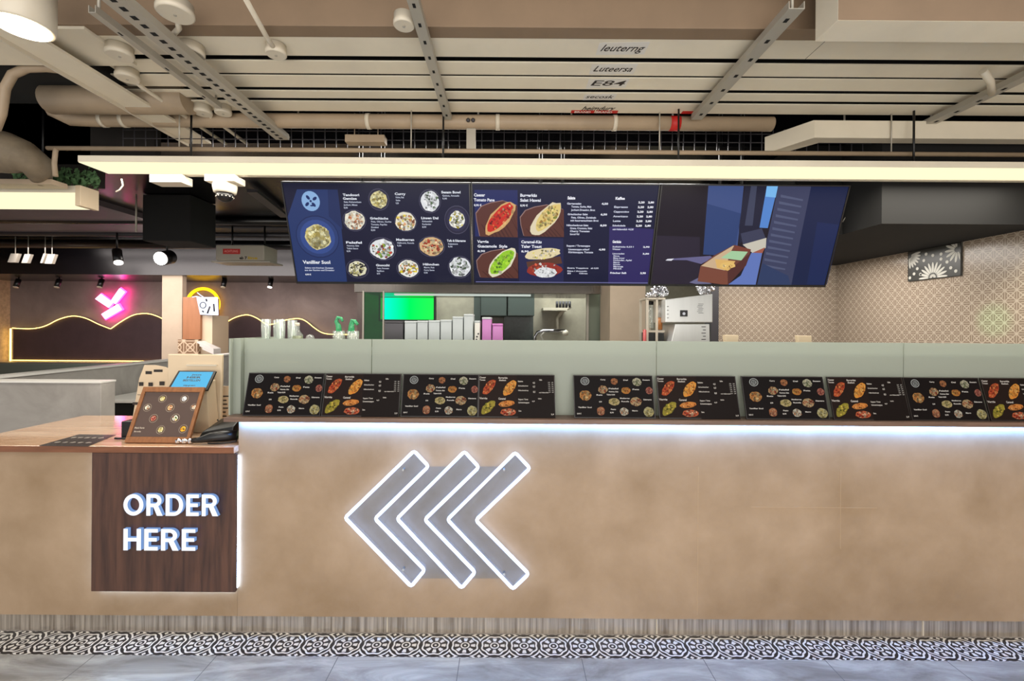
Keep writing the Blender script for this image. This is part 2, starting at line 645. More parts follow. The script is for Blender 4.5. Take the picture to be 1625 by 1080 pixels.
class Canvas:
    """flat coloured shapes on a plane: x to the right, z up, printed side facing -y; layers sit 0.3 mm apart"""
    def __init__(self, w, h, quad=None):
        self.w, self.h, self.q = w, h, quad
        self.v, self.f, self.c = [], [], []

    def uv(self, x, y):
        if not self.q:
            return x, y
        (ax, ay), (bx, by), (cx, cy), (dx, dy) = self.q     # TL TR BL BR as measured
        t = (y - ay) / (cy - ay)
        l = ax + (cx - ax) * t
        r = bx + (dx - bx) * t
        return (x - l) / (r - l) * self.w, (1 - t) * self.h

    def raw(self, pts, col, layer=1):
        n = len(self.v)
        for x, z in pts:
            self.v.append((x, -0.0003 * layer, z))
        self.f.append(tuple(range(n, n + len(pts))))
        self.c.append(lin(col))

    def poly(self, pts, col, layer=1):
        self.raw([self.uv(*p) for p in pts], col, layer)

    def base(self, col, layer=0):
        e = 0.004
        self.raw([(e, e), (self.w - e, e), (self.w - e, self.h - e), (e, self.h - e)], col, layer)

    def rect(self, x0, y0, x1, y1, col, layer=1):
        self.poly([(x0, y0), (x1, y0), (x1, y1), (x0, y1)], col, layer)

    def ell(self, x, y, rx, ry, col, layer=1, a=0.0, n=22, wob=0.0):
        u, v = self.uv(x, y)
        sx = self.uv(x + 1, y)[0] - u
        sy = abs(self.uv(x, y + 1)[1] - v)
        pts = []
        for i in range(n):
            t = 2 * math.pi * i / n
            k = 1 + (random.uniform(-wob, wob) if wob else 0)
            px, pz = rx * sx * math.cos(t) * k, ry * sy * math.sin(t) * k
            pts.append((u + px * math.cos(a) - pz * math.sin(a), v + px * math.sin(a) + pz * math.cos(a)))
        self.raw(pts, col, layer)

    def food(self, x, y, rx, ry, pal, n=26, layer=3, a=0.0, base=None, k=0.2):
        if base is None:
            base = pal[0]
        self.ell(x, y, rx, ry, base, layer, a, 18, 0.07)
        for i in range(n):
            t, q = random.uniform(0, 6.28), math.sqrt(random.random()) * 0.86
            ex, ey = rx * q * math.cos(t), ry * q * math.sin(t)
            X = x + ex * math.cos(a) + ey * math.sin(a)
            Y = y - ex * math.sin(a) + ey * math.cos(a)
            c = random.choice(pal)
            g = random.uniform(0.55, 1.12)
            c = tuple(min(255, v * g) for v in c)
            s = random.uniform(0.6, 1.3) * k
            self.ell(X, Y, min(rx, ry) * s, min(rx, ry) * s * 0.8, c, layer + 1 + (i % 3), random.uniform(0, 3), 7, 0.2)

    def text(self, body, x, y, size, col=(235, 238, 245), layer=2, bold=0.015, width=None):
        """x, y: left end of the baseline in measured coordinates; size: cap height in the same units"""
        vs, fs = text2d(body, bold)
        u, v = self.uv(x, y)
        sy = abs(self.uv(x, y + 1)[1] - v)
        k = size * sy / 0.69
        kx = k
        if width:
            sx = self.uv(x + 1, y)[0] - u
            kx = width * sx / (max(p[0] for p in vs) or 1)
        n = len(self.v)
        for a, b in vs:
            self.v.append((u + a * kx, -0.0003 * layer, v + b * k))
        for f in fs:
            self.f.append(tuple(n + i for i in f))
            self.c.append(lin(col))

    def build(self, name, material, parent, y=0.0, M4=None):
        me = bpy.data.meshes.new(name)
        me.from_pydata([(a, b + y, c) for a, b, c in self.v], [], self.f)
        at = me.attributes.new('col', 'FLOAT_COLOR', 'FACE')
        for i, c in enumerate(self.c):
            at.data[i].color = (c[0], c[1], c[2], 1)
        me.materials.append(material)
        o = bpy.data.objects.new(name, me)
        C.objects.link(o)
        if parent is not None:
            o.parent = parent
        if M4 is not None:
            o.matrix_local = M4
        return o


# ================================================================== THE SETTING
FY = 2.33          # plane of the counter fronts
CEIL = 2.9
WALLX = 3.45       # tiled side wall
BACKY = 4.8

b = MB(); b.box(-10.2, 4.6, -2.5, 2.194, -0.1, 0)
struct(b.build('floor', M['marble']))
b = MB(); b.box(-10.2, 4.6, 2.194, 2.36, -0.1, 0.0)
struct(b.build('trim_1', M['striptile']))
b = MB(); b.box(-10.2, 4.6, 2.36, 9.6, -0.1, 0.0)
struct(b.build('floor_back', M['booth']))
b = MB(); b.box(-10.2, 4.6, 1.2, 3.3, 3.25, 3.35)
b.box(-10.2, 4.6, 3.3, 9.4, CEIL + 0.02, CEIL + 0.3)
struct(b.build('ceiling', M['blackgloss']))

kx0 = P(577, 500, 7.0).x
# back wall of the seating area, side wall at its far end
b = MB(); b.box(-9.9, kx0, 9.0, 9.15, 0, CEIL)
struct(b.build('wall_back', M['brownwall']))
b = MB(); b.box(-10.05, -9.9, 3.0, 9.15, 0, CEIL)
struct(b.build('wall_left', M['rough_tile']))
# tiled walls of the preparation area
b = MB(); b.box(P(1137, 500, BACKY).x, WALLX + 0.12, BACKY, BACKY + 0.12, 0, CEIL)
struct(b.build('wall_tiled_back', M['walltile']))
b = MB(); b.box(WALLX, WALLX + 0.12, 2.9, BACKY, 0, CEIL)
struct(b.build('wall_right', M['walltile']))
b = MB(); b.box(4.6, 4.7, -2.5, 7.1, 0, 3.35); b.box(WALLX + .121, 4.6, 2.9, 3.0, 0, 3.35)
struct(b.build('wall_far_right', M['stone']))
# kitchen walls
kx0 = P(577, 500, 7.0).x
b = MB(); b.box(kx0, 3.6, 7.0, 7.12, 0, CEIL)
struct(b.build('wall_kitchen', M['kitchentile']))
b = MB(); b.box(kx0 - 0.10, kx0, 7.0, 8.999, 0, CEIL)
struct(b.build('wall_kitchen_side', M['brownwall']))
# square column between kitchen and preparation area
b = MB(); b.box(P(968, 500, 4.3).x, P(1024, 500, 4.3).x, 4.3, 4.75, 0, CEIL)
struct(b.build('wall_column', M['stone']))
b = MB(); b.box(2.02, 2.36, 3.22, BACKY, 2.27, CEIL); b.box(2.3601, WALLX, 2.88, BACKY, 2.27, CEIL)
struct(b.build('ceiling_soffit', M['void']))
b = MB(); b.box(P(1125, 500, 4.75).x, P(1137, 500, 4.75).x, 4.7, 4.85, 0, CEIL)
struct(b.build('trim_2', M['darkgrey']))

# ================================================================== THE COUNTERS
mx0, ox0 = -1.385, -2.86
t = thing('order_counter', 'pale plaster order counter with a dark wood panel on its front', 'counter', (-2.1, 2.6, 0))
b = MB(); b.box(ox0, mx0 - 0.001, FY, 3.05, 0.105, 0.948); b.build('front_panel', M['plaster'], t)
b = MB(); b.box(ox0 + 0.03, mx0 - 0.001, FY + 0.04, 3.0, 0.0, 0.105); b.build('plinth', M['plinth'], t)
px0, px1 = P(147, 830, 2.305).x, P(375, 830, 2.305).x
pz0 = 0.245
b = MB(); b.box(px0, px1, 2.298, 2.316, pz0, 0.947); b.build('wood_panel', M['walnut'], t, 0.002)
b = MB()
b.box(px1 - 0.010, px1 - 0.004, 2.3165, 2.3275, pz0 + 0.01, 0.93)
b.build('led_strip', M['panel_led'], t)
b = MB()
b.box(px0 + 0.006, px0 + 0.010, 2.3165, 2.3265, pz0 + 0.01, 0.93)
b.build('led_strip', M['panel_led'], t)
b = MB()
b.box(px0 + 0.02, px1 - 0.02, 2.3165, 2.3275, pz0 - 0.003, pz0 + 0.003)
b.build('led_strip', M['panel_led'], t)

t = thing('service_counter', 'long pale plaster service counter lit from under its ledge', 'counter', (1.0, 2.6, 0))
b = MB(); b.box(mx0, WALLX - 0.01, FY, 3.0, 0.105, 1.108); b.build('front_panel', M['plaster'], t)
b = MB(); b.box(mx0, WALLX - 0.01, FY + 0.04, 2.98, 0.0, 0.105); b.build('plinth', M['plinth'], t)
# joints between the plinth sheets
for px in (614, 1043, 1467):
    X = P(px, 985, 2.36).x
    b = MB(); b.box(X - 0.003, X + 0.003, FY + 0.036, FY + 0.0395, 0.003, 0.104); b.build('plinth_joint', M['whiteplastic'], t)
b = MB(); b.box(mx0 + 0.01, WALLX - 0.03, 2.310, 2.320, 1.1052, 1.1078); b.build('led_strip', M['led_ledge'], t)
b = MB()
for (x0, y0, x1, y1) in ((1108, 740, 1108, 975), (1334, 745, 1334, 870), (1192, 804, 1392, 801)):
    p, q = P(x0, y0, FY), P(x1, y1, FY)
    if abs(p.x - q.x) < 0.02:
        b.box(p.x - 0.0012, p.x + 0.0012, FY - 0.001, FY + 0.001, min(p.z, q.z), max(p.z, q.z))
    else:
        b.box(p.x, q.x, FY - 0.001, FY + 0.001, p.z - 0.0012, p.z + 0.0012)
b.build('panel_joint', mat('joint_line', (176, 150, 120), 0.6), t)

b = MB(); b.box(-1.44, WALLX - 0.01, 2.29, 2.98, 1.109, 1.131)
tag(b.build('counter_ledge', M['ledge'], None, 0.002), 'long thin brown wooden ledge on top of the service counter', 'ledge')

# wooden worktop of the order counter
b = MB(); b.box(ox0, mx0 + 0.0, 2.29, 3.06, 0.949, 0.982)
tag(b.build('wooden_worktop', M['topwood'], None, 0.003), 'glossy light brown wooden worktop on the order counter', 'worktop')
wt = bpy.data.objects['wooden_worktop']
wt.data.materials.append(M['topedge'])
for p in wt.data.polygons:
    if abs(p.normal.y) > 0.9:
        p.material_index = 1
WT = 0.982

# ================================================================== FROSTED GUARD
GY = 2.42
gz0, gz1 = 1.1315, 1.528
t = thing('sneeze_guard', 'tall frosted glass guard standing along the service counter', 'glass guard', (1.0, GY, gz0))
seams = [P(388, 600, GY).x, P(590, 600, GY).x, P(1041, 600, GY).x, 2.10, WALLX - 0.02]
for a, c in zip(seams, seams[1:]):
    b = MB(); b.box(a + 0.002, c - 0.002, GY - 0.005, GY + 0.005, gz0, gz1)
    b.build('glass_pane', M['frost'], t)
X0 = P(363, 600, 2.36).x
b = MB()
b.hexa([(X0, 2.36, gz0), (X0 + 0.008, 2.36, gz0), (X0 + 0.008, 2.86, gz0), (X0, 2.86, gz0),
        (X0, 2.36, gz1), (X0 + 0.008, 2.36, gz1), (X0 + 0.008, 2.86, gz1), (X0, 2.86, gz1)])
b.build('end_pane', M['frost'], t)
b = MB(); b.box(X0 + 0.008, seams[0], 2.385, 2.415, gz0, gz1)
b.build('corner_pane', M['frost'], t)
for X in (X0 + 0.03, -0.2, 1.0, 2.2, 3.35):
    b = MB(); b.box(X, X + 0.02, 2.74, 2.77, gz0, 1.455); b.build('post', M['galv'], t)
b = MB(); b.box(X0 + 0.012, WALLX - 0.02, 2.43, 2.80, 1.456, 1.468)
b.build('glass_shelf', M['frost'], t)
b = MB(); b.box(X0 + 0.03, WALLX - 0.02, 2.437, 2.455, 1.441, 1.4555)
b.build('shelf_rail', M['galv'], t)
SH = 1.4685

# ================================================================== CHEVRON NEON
def chev(pts, Y):
    return [P(x, y, Y) for x, y in pts]


t = thing('chevron_neon_sign', 'white neon sign of three chevrons pointing left on the counter front', 'neon sign', (P(700, 820, 2.3).x, 2.3, 0.45))
CH = [[(657, 715), (680, 739.5), (595, 822.5), (674, 904), (652.5, 930), (547.5, 821)],
      [(737, 716), (760, 741), (674, 824), (754, 907.5), (732.5, 932.5), (630, 822.5)],
      [(817.5, 717.5), (841, 742.5), (755, 825), (839, 910), (814, 934), (710, 824)]]
for ch in CH:
    pts = chev(ch, 2.295)
    out = []
    n = len(pts)
    for i in range(n):          # round the corners
        p, a, c = pts[i], pts[i - 1], pts[(i + 1) % n]
        r = 0.012
        d1, d2 = (a - p).normalized(), (c - p).normalized()
        out += [p + d1 * r, p + (d1 + d2) * r * 0.3, p + d2 * r]
    b = MB(); b.tube(out, 0.0080, 12, closed=True); b.build('neon_tube', M['neon_white'], t)
b = MB()
OUT = [(549, 821), (657, 717), (680, 740), (713, 740), (737, 718), (759, 740), (794, 740), (817, 719), (839, 742), (754, 825), (837, 910),
       (814, 932), (798, 917), (748, 917), (732, 930), (718, 917), (667, 917), (652, 928)]
b.slab([(P(x, y, 2.308).x, 2.305, P(x, y, 2.308).z) for x, y in OUT], (0, 0.004, 0))
b.build('backing_plate', M['acrylic'], t)
for (x, y) in ((640, 745), (800, 745), (640, 903), (800, 910)):
    p = P(x, y, 2.31)
    b = MB(); b.cyl((p.x, 2.302, p.z), (p.x, FY, p.z), 0.005, 10); b.build('standoff', M['galv'], t)

# ================================================================== ORDER HERE
t = thing('order_here_sign', 'glowing white raised letters reading ORDER HERE on the dark wood panel', 'sign', (P(272, 830, 2.29).x, 2.29, 0.46))


def arc(cx, cy, rx, ry, a0, a1, n=14):
    return [(cx + rx * math.cos(math.radians(a0 + (a1 - a0) * i / n)), cy + ry * math.sin(math.radians(a0 + (a1 - a0) * i / n))) for i in range(n + 1)]


S_ = 0.195   # stroke width relative to cap height


def glyph(ch):
    """strips of quads (outer, inner) and width for a bold letter of height 1"""
    s = S_
    if ch == 'O':
        wd = 0.98
        return wd, [('ring', arc(wd / 2, .5, wd / 2, .5, 0, 360, 32), arc(wd / 2, .5, wd / 2 - s, .5 - s * .9, 0, 360, 32))]
    if ch == 'H':
        return .80, [('box', 0, s, 0, 1), ('box', .80 - s, .80, 0, 1), ('box', s, .80 - s, .5 - s * .42, .5 + s * .42)]
    if ch == 'E':
        return .62, [('box', 0, s, 0, 1), ('box', s, .62, 0, s * .85), ('box', s, .62, 1 - s * .85, 1), ('box', s, .57, .5 - s * .42, .5 + s * .42)]
    if ch == 'D':
        wd = .86
        o = [(s, 1)] + list(reversed(arc(.40, .5, wd - .40, .5, -90, 90, 16))) + [(s, 0)]
        i = [(s, 1 - s * .85)] + list(reversed(arc(.40, .5, wd - .40 - s, .5 - s * .85, -90, 90, 16))) + [(s, s * .85)]
        return wd, [('box', 0, s, 0, 1), ('ring', o, i)]
    if ch == 'R':
        k = s * .85
        o = [(s, 1)] + list(reversed(arc(.40, .70, .34, .30, -90, 90, 14))) + [(s, .40)]
        i = [(s, 1 - k)] + list(reversed(arc(.40, .70, .34 - s, .30 - k, -90, 90, 14))) + [(s, .40 + k)]
        return .80, [('box', 0, s, 0, 1), ('ring', o, i), ('quad', (.34, .42), (.58, .45), (.80, 0), (.53, 0))]
    return .5, []


def word(txt, xa, xb, ytop, ybot):
    a, c = P(xa, ybot, 2.275), P(xb, ytop, 2.275)
    a2 = P(xa, ytop, 2.275)
    h = a2.z - a.z
    gap = 0.15
    tot = sum(glyph(ch)[0] for ch in txt) + gap * (len(txt) - 1)
    k = (c.x - a.x) / tot
    x = a.x
    for ch in txt:
        wd, parts = glyph(ch)
        for nm, y0, y1, mm, g in (('letter', 2.270, 2.2708, M['letter'], 0), ('letter_side', 2.2709, 2.2885, M['letter_side'], 0)):
            b = MB()
            for p in parts:
                def T(q, yy):
                    return (x + q[0] * k, yy, a.z + q[1] * h)
                if p[0] == 'box':
                    b.box(x + p[1] * k, x + p[2] * k, y0, y1, a.z + p[3] * h, a.z + p[4] * h)
                elif p[0] == 'quad':
                    b.slab([T(q, y0) for q in p[1:]], (0, y1 - y0, 0))
                else:
                    o, i = p[1], p[2]
                    for j in range(len(o) - 1):
                        b.hexa([T(o[j], y0), T(o[j + 1], y0), T(i[j + 1], y0), T(i[j], y0),
                                T(o[j], y1), T(o[j + 1], y1), T(i[j + 1], y1), T(i[j], y1)])
            if nm == 'letter':
                lo = b.build('letter', mm, t)
            else:
                b.build(nm, mm, lo)
        x += (wd + gap) * k


word('ORDER', 197, 347, 783, 817)
word('HERE', 197, 311, 838, 872)

# ================================================================== OVERHEAD MENU SCREENS
TVW, TVH = 1.229, 0.678
TILT = math.atan2(0.23, 0.638)
NAVY = (26, 28, 62)


def dish(c, x, y, rx, ry, pal, fr=0.72, plate=(30, 34, 62), rim=(62, 70, 104), n=26, a=0, k=.15):
    c.ell(x, y, rx, ry, rim, 1)
    c.ell(x, y, rx * .96, ry * .95, plate, 2)
    c.ell(x, y, rx * .80, ry * .80, tuple(v * 1.25 for v in plate), 2.5)
    c.food(x, y, rx * fr, ry * fr, pal, int(n * 2.4), 3, a, k=k)


PALE = [(214, 204, 150), (232, 226, 180), (190, 170, 90), (206, 190, 120)]
CREAMY = [(232, 226, 206), (206, 150, 110), (226, 206, 170), (190, 120, 80), (240, 236, 220)]
GREENY = [(222, 226, 210), (120, 150, 60), (226, 200, 70), (240, 238, 228), (180, 70, 50)]
WHITE = [(228, 230, 232), (240, 240, 240), (190, 194, 190), (90, 110, 80)]
REDDY = [(216, 180, 130), (190, 90, 60), (226, 206, 160), (170, 60, 40), (232, 214, 180)]
EGG = [(240, 238, 230), (236, 214, 40), (220, 220, 200), (110, 120, 60), (246, 240, 220)]


def sized(pal, g):
    return [tuple(min(255, v * g) for v in c) for c in pal]


def logo(c, x, y, r, col, ink):
    c.ell(x, y, r * .95, r, col, 2)
    for a in (0.6, 2.2, 3.9, 5.4):
        c.ell(x + r * .5 * math.cos(a), y - r * .45 * math.sin(a), r * .26, r * .15, ink, 3, a)
    c.ell(x, y, r * .12, r * .12, ink, 3)
    c.ell(x + r * .15, y + r * .45, r * .22, r * .08, ink, 3)


def blocklines(c, x, y, lines, size, col=(205, 210, 228), step=1.6, bold=0.01, widths=None):
    for i, s in enumerate(lines):
        c.text(s, x, y + i * size * step, size, col, 2, bold, widths[i] if widths else None)


def tv_root(k, label):
    bx = -1.485 + k * TVW
    r = thing('menu_screen', label, 'menu screen', (bx + TVW / 2, 3.16, 1.89), 0, 'menu screens above the counter')
    R = Matrix.Translation((-TVW / 2, 0, 0)) @ Matrix.Rotation(TILT, 4, 'X')
    b = MB(); b.box(0.003, TVW - 0.003, 0.004, 0.05, 0.0, TVH)
    for v in b.bm.verts:
        v.co = R @ v.co
    b.build('casing', M['rubber'], r, 0.003, local=True)
    b = MB()
    b.box(0.003, TVW - 0.003, -0.003, 0.0039, 0.0, 0.014)
    b.box(0.003, TVW - 0.003, -0.003, 0.0039, TVH - 0.009, TVH)
    b.box(0.003, 0.011, -0.003, 0.0039, 0.014, TVH - 0.009)
    b.box(TVW - 0.011, TVW - 0.003, -0.003, 0.0039, 0.014, TVH - 0.009)
    for v in b.bm.verts:
        v.co = R @ v.co
    b.build('bezel', M['black'], r, 0.0, local=True)
    b = MB(); b.box(TVW * .3, TVW * .7, 0.05, 0.12, 0.2, 0.45)
    for v in b.bm.verts:
        v.co = R @ v.co
    b.build('wall_bracket', M['rubber'], r, 0, local=True)
    for X in (0.0, -0.15):
        b = MB()
        p = R @ Vector((TVW / 2 + X, 0.085, 0.40))
        b.cyl(p, (p.x, p.y, 3.262 - 1.89), 0.012, 10)
        b.build('hanging_rod', M['rubber'], r, 0, local=True)
    return r, R @ Matrix.Translation((0, 0.0030, 0))


# --- screen 1: bowls
r, MT = tv_root(0, 'menu screen with salad bowls and a blue side panel, above the order counter end')
c = Canvas(TVW, TVH, ((60, 60), (1550, 60), (200, 860), (1555, 860)))
c.base((22, 23, 46))
c.poly([(190, 118), (505, 118), (590, 856), (208, 856), (118, 330)], (38, 55, 102), 0.5)
c.poly([(430, 118), (508, 118), (548, 420), (440, 320)], (33, 46, 88), 0.7)
logo(c, 298, 205, 75, (140, 178, 222), (26, 44, 96))
dish(c, 355, 480, 168, 168, PALE, .60, (44, 62, 112), (30, 42, 84), 70, k=.16)
c.text('Vanillier Suol', 248, 695, 26, width=210, bold=.03)
blocklines(c, 262, 735, ['Salate mit frischen Zutaten', 'aus der Region und Dressing'], 12, widths=[220, 228], bold=.03)
c.text('8,90 €', 268, 790, 12, bold=.04)
TXT = [
    (550, 165, ['Tandoori', 'Gemüse'], ['Reis, Kichererbsen', 'Joghurt, Minze', '8,90'], 128),
    (955, 155, ['Curry'], ['Kokos, Reis', 'Gemüse', '9,50'], 100),
    (1320, 140, ['Sesam Bowl'], ['Quinoa, Avocado', '9,90'], 150),
    (762, 340, ['Griechische'], ['Feta, Oliven, Gurke', 'Tomate, Paprika', 'Zwiebel', '8,50'], 142),
    (1160, 335, ['Linsen Dal'], ['Kokosmilch', 'Koriander', '8,90'], 135),
    (575, 530, ['Falafel'], ['Hummus, Salat', 'Tahini Sauce', '8,90'], 125),
    (965, 505, ['Mediterran'], ['Halloumi, Rucola', '9,50'], 140),
    (1360, 510, ['Tofu & Edamame'], ['Sojasauce', '9,90'], 145),
    (810, 712, ['Gnocchi'], ['Pesto, Parmesan', 'Basilikum', '8,90'], 105),
    (1172, 702, ['Hähnchen'], ['Mango, Reis', 'Curry Sauce', '9,90'], 125),
]
for (x, y, hd, sm, wd) in TXT:
    for i, s in enumerate(hd):
        c.text(s, x, y + i * 27, 17, (230, 234, 244), 2, .035, wd * (1 if len(s) > 6 else .85))
    for i, s in enumerate(sm):
        c.text(s, x + 8, y + len(hd) * 27 + i * 22 - 4, 12, (190, 196, 214), 2, .03, wd * (len(s) / 17.0))
for (x, y, rx, ry, pal, fr) in [
        (830, 190, 82, 82, PALE, .80), (1230, 200, 86, 90, WHITE, .86), (1440, 340, 98, 110, EGG, .62),
        (640, 350, 92, 84, CREAMY, .86), (1040, 355, 88, 80, CREAMY + [(220, 196, 80)], .92), (858, 572, 108, 94, WHITE + GREENY, .86),
        (1240, 550, 104, 84, REDDY, .88), (668, 735, 88, 78, [(225, 220, 190), (50, 44, 40), (200, 190, 120)], .80),
        (1060, 730, 92, 82, EGG + [(220, 150, 80)], .86), (1458, 715, 92, 92, WHITE, .88)]:
    dish(c, x, y, rx, ry, pal, fr, (40, 38, 58), (78, 76, 96), 34)
c.build('display', M['screen'], r, 0, MT)

# --- screen 2: sandwiches and price lists
r, MT = tv_root(1, 'middle menu screen with four sandwiches and white price lists')
c = Canvas(TVW, TVH, ((30, 45), (1550, 40), (35, 880), (1460, 880)))
c.base((20, 22, 50))
c.rect(60, 100, 405, 470, (32, 40, 92), .5)
c.rect(410, 480, 770, 850, (34, 36, 74), .5)
c.poly([(1140, 380), (1510, 400), (1450, 870), (1130, 870)], (46, 38, 92), .5)
BRD = (92, 52, 40)


def board(x0, y0, x1, y1):
    pts = [(x0 + 30, y1 - 4), (x0 + 8, y0 + 170), (x0 + 2, y0 + 105), (x0 + 45, y0 + 50), (x0 + 120, y0 + 22), (x0 + 220, y0 + 4), (x1, y0 + 40), (x1, y1)]
    c.poly([(a - 6, d - 5) for a, d in pts], (150, 118, 112), 1)
    c.poly(pts, BRD, 1.5)
    for i in range(10):
        xx = x0 + 40 + i * 32
        c.poly([(xx, y0 + 190), (xx + 8, y0 + 190), (xx + 70, y1 - 3), (xx + 56, y1 - 3)] if xx + 70 < x1 else [(xx, y0 + 120), (xx + 5, y0 + 120), (x1, y1 - 40), (x1, y1 - 60)], (74, 40, 32), 2)


board(70, 180, 403, 475)
board(425, 210, 775, 470)
board(70, 570, 403, 822)
a = math.radians(48)
c.food(262, 320, 165, 72, [(214, 170, 110), (228, 200, 150)], 10, 3, a)
c.food(262, 315, 140, 56, [(206, 46, 30), (224, 84, 50), (190, 40, 30), (230, 120, 60)], 50, 5, a)
c.food(630, 325, 160, 76, [(228, 214, 180), (214, 190, 130)], 10, 3, a)
c.food(645, 312, 136, 60, [(226, 200, 120), (206, 160, 80), (180, 190, 80), (236, 214, 140)], 50, 5, a)
c.food(272, 690, 150, 74, [(226, 220, 190), (214, 200, 150)], 10, 3, a)
c.food(274, 685, 128, 58, [(150, 204, 40), (176, 220, 60), (120, 180, 40)], 50, 5, a)
c.food(600, 612, 145, 44, [(230, 214, 170), (214, 200, 110), (236, 230, 220)], 30, 3, math.radians(8))
c.poly([(470, 680), (745, 630), (760, 690), (480, 730)], (90, 56, 40), 2)
c.food(615, 745, 140, 62, [(150, 50, 36), (206, 90, 60), (232, 228, 222)], 36, 3, 0)
c.food(625, 770, 90, 44, [(226, 228, 228), (240, 240, 240)], 26, 7, 0)
for (x, y, ls) in ((55, 150, ['Caesar', 'Tomato Pane', '8,90 €']), (425, 150, ['Burgerkäs', 'Salat Hawai', '8,90 €']),
                   (78, 522, ['Veggie', 'Guacamole  Style', '8,90']), (430, 522, ['Caramel-Käs', "Taler Toast", '8,90'])):
    for i, s in enumerate(ls):
        c.text(s, x, y + i * 38, 22 if i < 2 else 15, (232, 234, 244), 8, .035, (len(s) * 15 if i < 2 else 60))


def col(x, y, rows, px=None, sz=14):
    for (dx, dy, s, wd, price) in rows:
        c.text(s, x + dx, y + dy, sz, (215, 218, 236), 2, .035, wd)
        if price:
            c.text(price, px, y + dy, sz, (232, 234, 244), 2, .05, 52)


c.text('Salate', 805, 168, 22, (240, 240, 248), 2, .05, 62)
col(800, 208, [(0, 0, 'Gartensalat', 115, '4,50'), (35, 24, 'Tomate, Gurke, Mais', 160, None), (35, 50, 'Joghurt Dressing, Brot', 190, None)], 1078)
col(805, 292, [(0, 0, 'Griechischer Salat', 162, '6,50'), (28, 26, 'Feta, Oliven, Zwiebeln', 200, None), (22, 50, 'mit hausgemachtem Brot', 226, None)], 1070)
col(795, 380, [(0, 0, 'Hähnchenbrust Salat', 176, '8,50'), (28, 24, 'Grana, Croutons, Salat', 180, None), (28, 48, 'Cherry Tomaten', 158, None), (28, 72, 'Sauce nach Wahl', 75, None)], 1066)
col(795, 548, [(0, 0, 'Suppen / Tagessuppe', 190, None), (14, 30, 'Linsensuppe scharf', 170, '4,90'), (14, 54, 'Kürbissuppe, Tomate', 200, None)], 1055)
col(800, 735, [(0, 0, 'Extra Toppings', 170, None), (190, 0, 'ab 0,50', 62, None), (0, 26, 'Käse / Avocado', 160, None), (0, 46, 'Ei', 28, None), (95, 46, 'Oliven', 68, None)], 0, 11)
c.text('Kaffee', 1188, 168, 20, (240, 240, 248), 2, .05, 76)
for i, (s, wd) in enumerate((('', 1), ('Espresso', 112), ('Cappuccino', 124), ('Americano', 118), ('Latte', 62), ('Schokolade', 104))):
    y = 195 + i * 37
    if s:
        c.text(s, 1180 - i * 3, y, 14, (215, 218, 236), 2, .035, wd)
    c.text('2,20', 1372 - i * 4, y, 14, (240, 240, 248), 2, .05, 50)
    c.text('2,80', 1450 - i * 5, y, 14, (240, 240, 248), 2, .05, 48)
c.text('mit Hafermilch +0,30', 1166, 410, 13, (215, 218, 236), 2, .035, 168)
c.text('Getränke', 1165, 515, 20, (240, 240, 248), 2, .05, 70)
col(1165, 553, [(0, 0, 'Softdrinks 0,33 l', 170, '2,90'), (0, 20, 'Wasser', 66, None)], 1412, 12)
col(1165, 610, [(0, 0, 'Limonaden', 96, '3,50')] + [(6, 20 + i * 18, s, wd, None) for i, (s, wd) in enumerate((('Zitrone', 50), ('Minze, Ingwer', 92), ('Holunder, Apfel', 148), ('Mango', 52), ('Kirsche', 56), ('Maracuja', 80), ('Pfirsich', 66)))], 1408, 12)
c.text('Frischer Saft', 1145, 776, 14, (225, 226, 240), 2, .05, 132)
c.text('3,90', 1388, 776, 14, (240, 240, 248), 2, .05, 46)
c.rect(60, 852, 1452, 858, (120, 120, 170), 1)
c.build('display', M['screen'], r, 0, MT)

# --- screen 3: picture of a food box
r, MT = tv_root(2, 'menu screen with a blue toned picture of a brown food box')
c = Canvas(TVW, TVH, ((130, 90), (1570, 95), (45, 870), (1380, 870)))
c.base((28, 20, 24))
c.poly([(131, 92), (480, 92), (455, 470), (100, 470)], (26, 17, 20), .4)
c.poly([(95, 470), (430, 480), (430, 862), (52, 862)], (42, 34, 46), .5)
c.poly([(492, 96), (760, 96), (715, 560), (560, 620), (455, 615)], (62, 80, 130), 1)
c.poly([(485, 230), (740, 300), (700, 560), (560, 620), (455, 615)], (46, 66, 114), 1.3)
c.poly([(770, 96), (930, 96), (880, 420), (730, 530), (725, 400)], (30, 30, 48), 1)
c.poly([(815, 96), (860, 96), (830, 390), (770, 390)], (62, 66, 88), 1.2)
c.poly([(740, 450), (900, 410), (935, 500), (760, 550)], (60, 62, 84), 1.2)
c.poly([(935, 92), (1020, 92), (945, 408), (882, 405)], (84, 134, 206), 1.4)
c.poly([(935, 92), (1020, 92), (1002, 182), (925, 176)], (122, 186, 240), 1.5)
c.poly([(1022, 97), (1270, 97), (1190, 500), (1120, 868), (860, 868), (960, 400)], (60, 64, 92), 1)
for i in range(12):
    y = 160 + i * 48
    x = 1040 - i * 12
    c.poly([(x, y), (x + 170, y + 34), (x + 168, y + 46), (x, y + 20)], (82, 88, 116), 1.3)
c.poly([(1270, 97), (1568, 97), (1379, 868), (1120, 868), (1190, 500)], (22, 32, 66), 1.1)
c.poly([(1320, 360), (1500, 380), (1390, 850), (1240, 850)], (25, 38, 80), 1.2)
c.poly([(905, 680), (1100, 780), (1120, 868), (860, 868)], (46, 60, 96), 1.4)
c.poly([(820, 600), (905, 590), (850, 866), (630, 866), (740, 780)], (98, 120, 186), 1.5)
c.poly([(755, 535), (935, 482), (930, 560), (830, 600)], (202, 196, 180), 1.7)
c.poly([(830, 598), (925, 555), (905, 600)], (160, 90, 70), 1.8)
c.poly([(170, 660), (230, 648), (510, 625), (530, 640), (440, 690), (330, 660)], (104, 100, 140), 1.6)
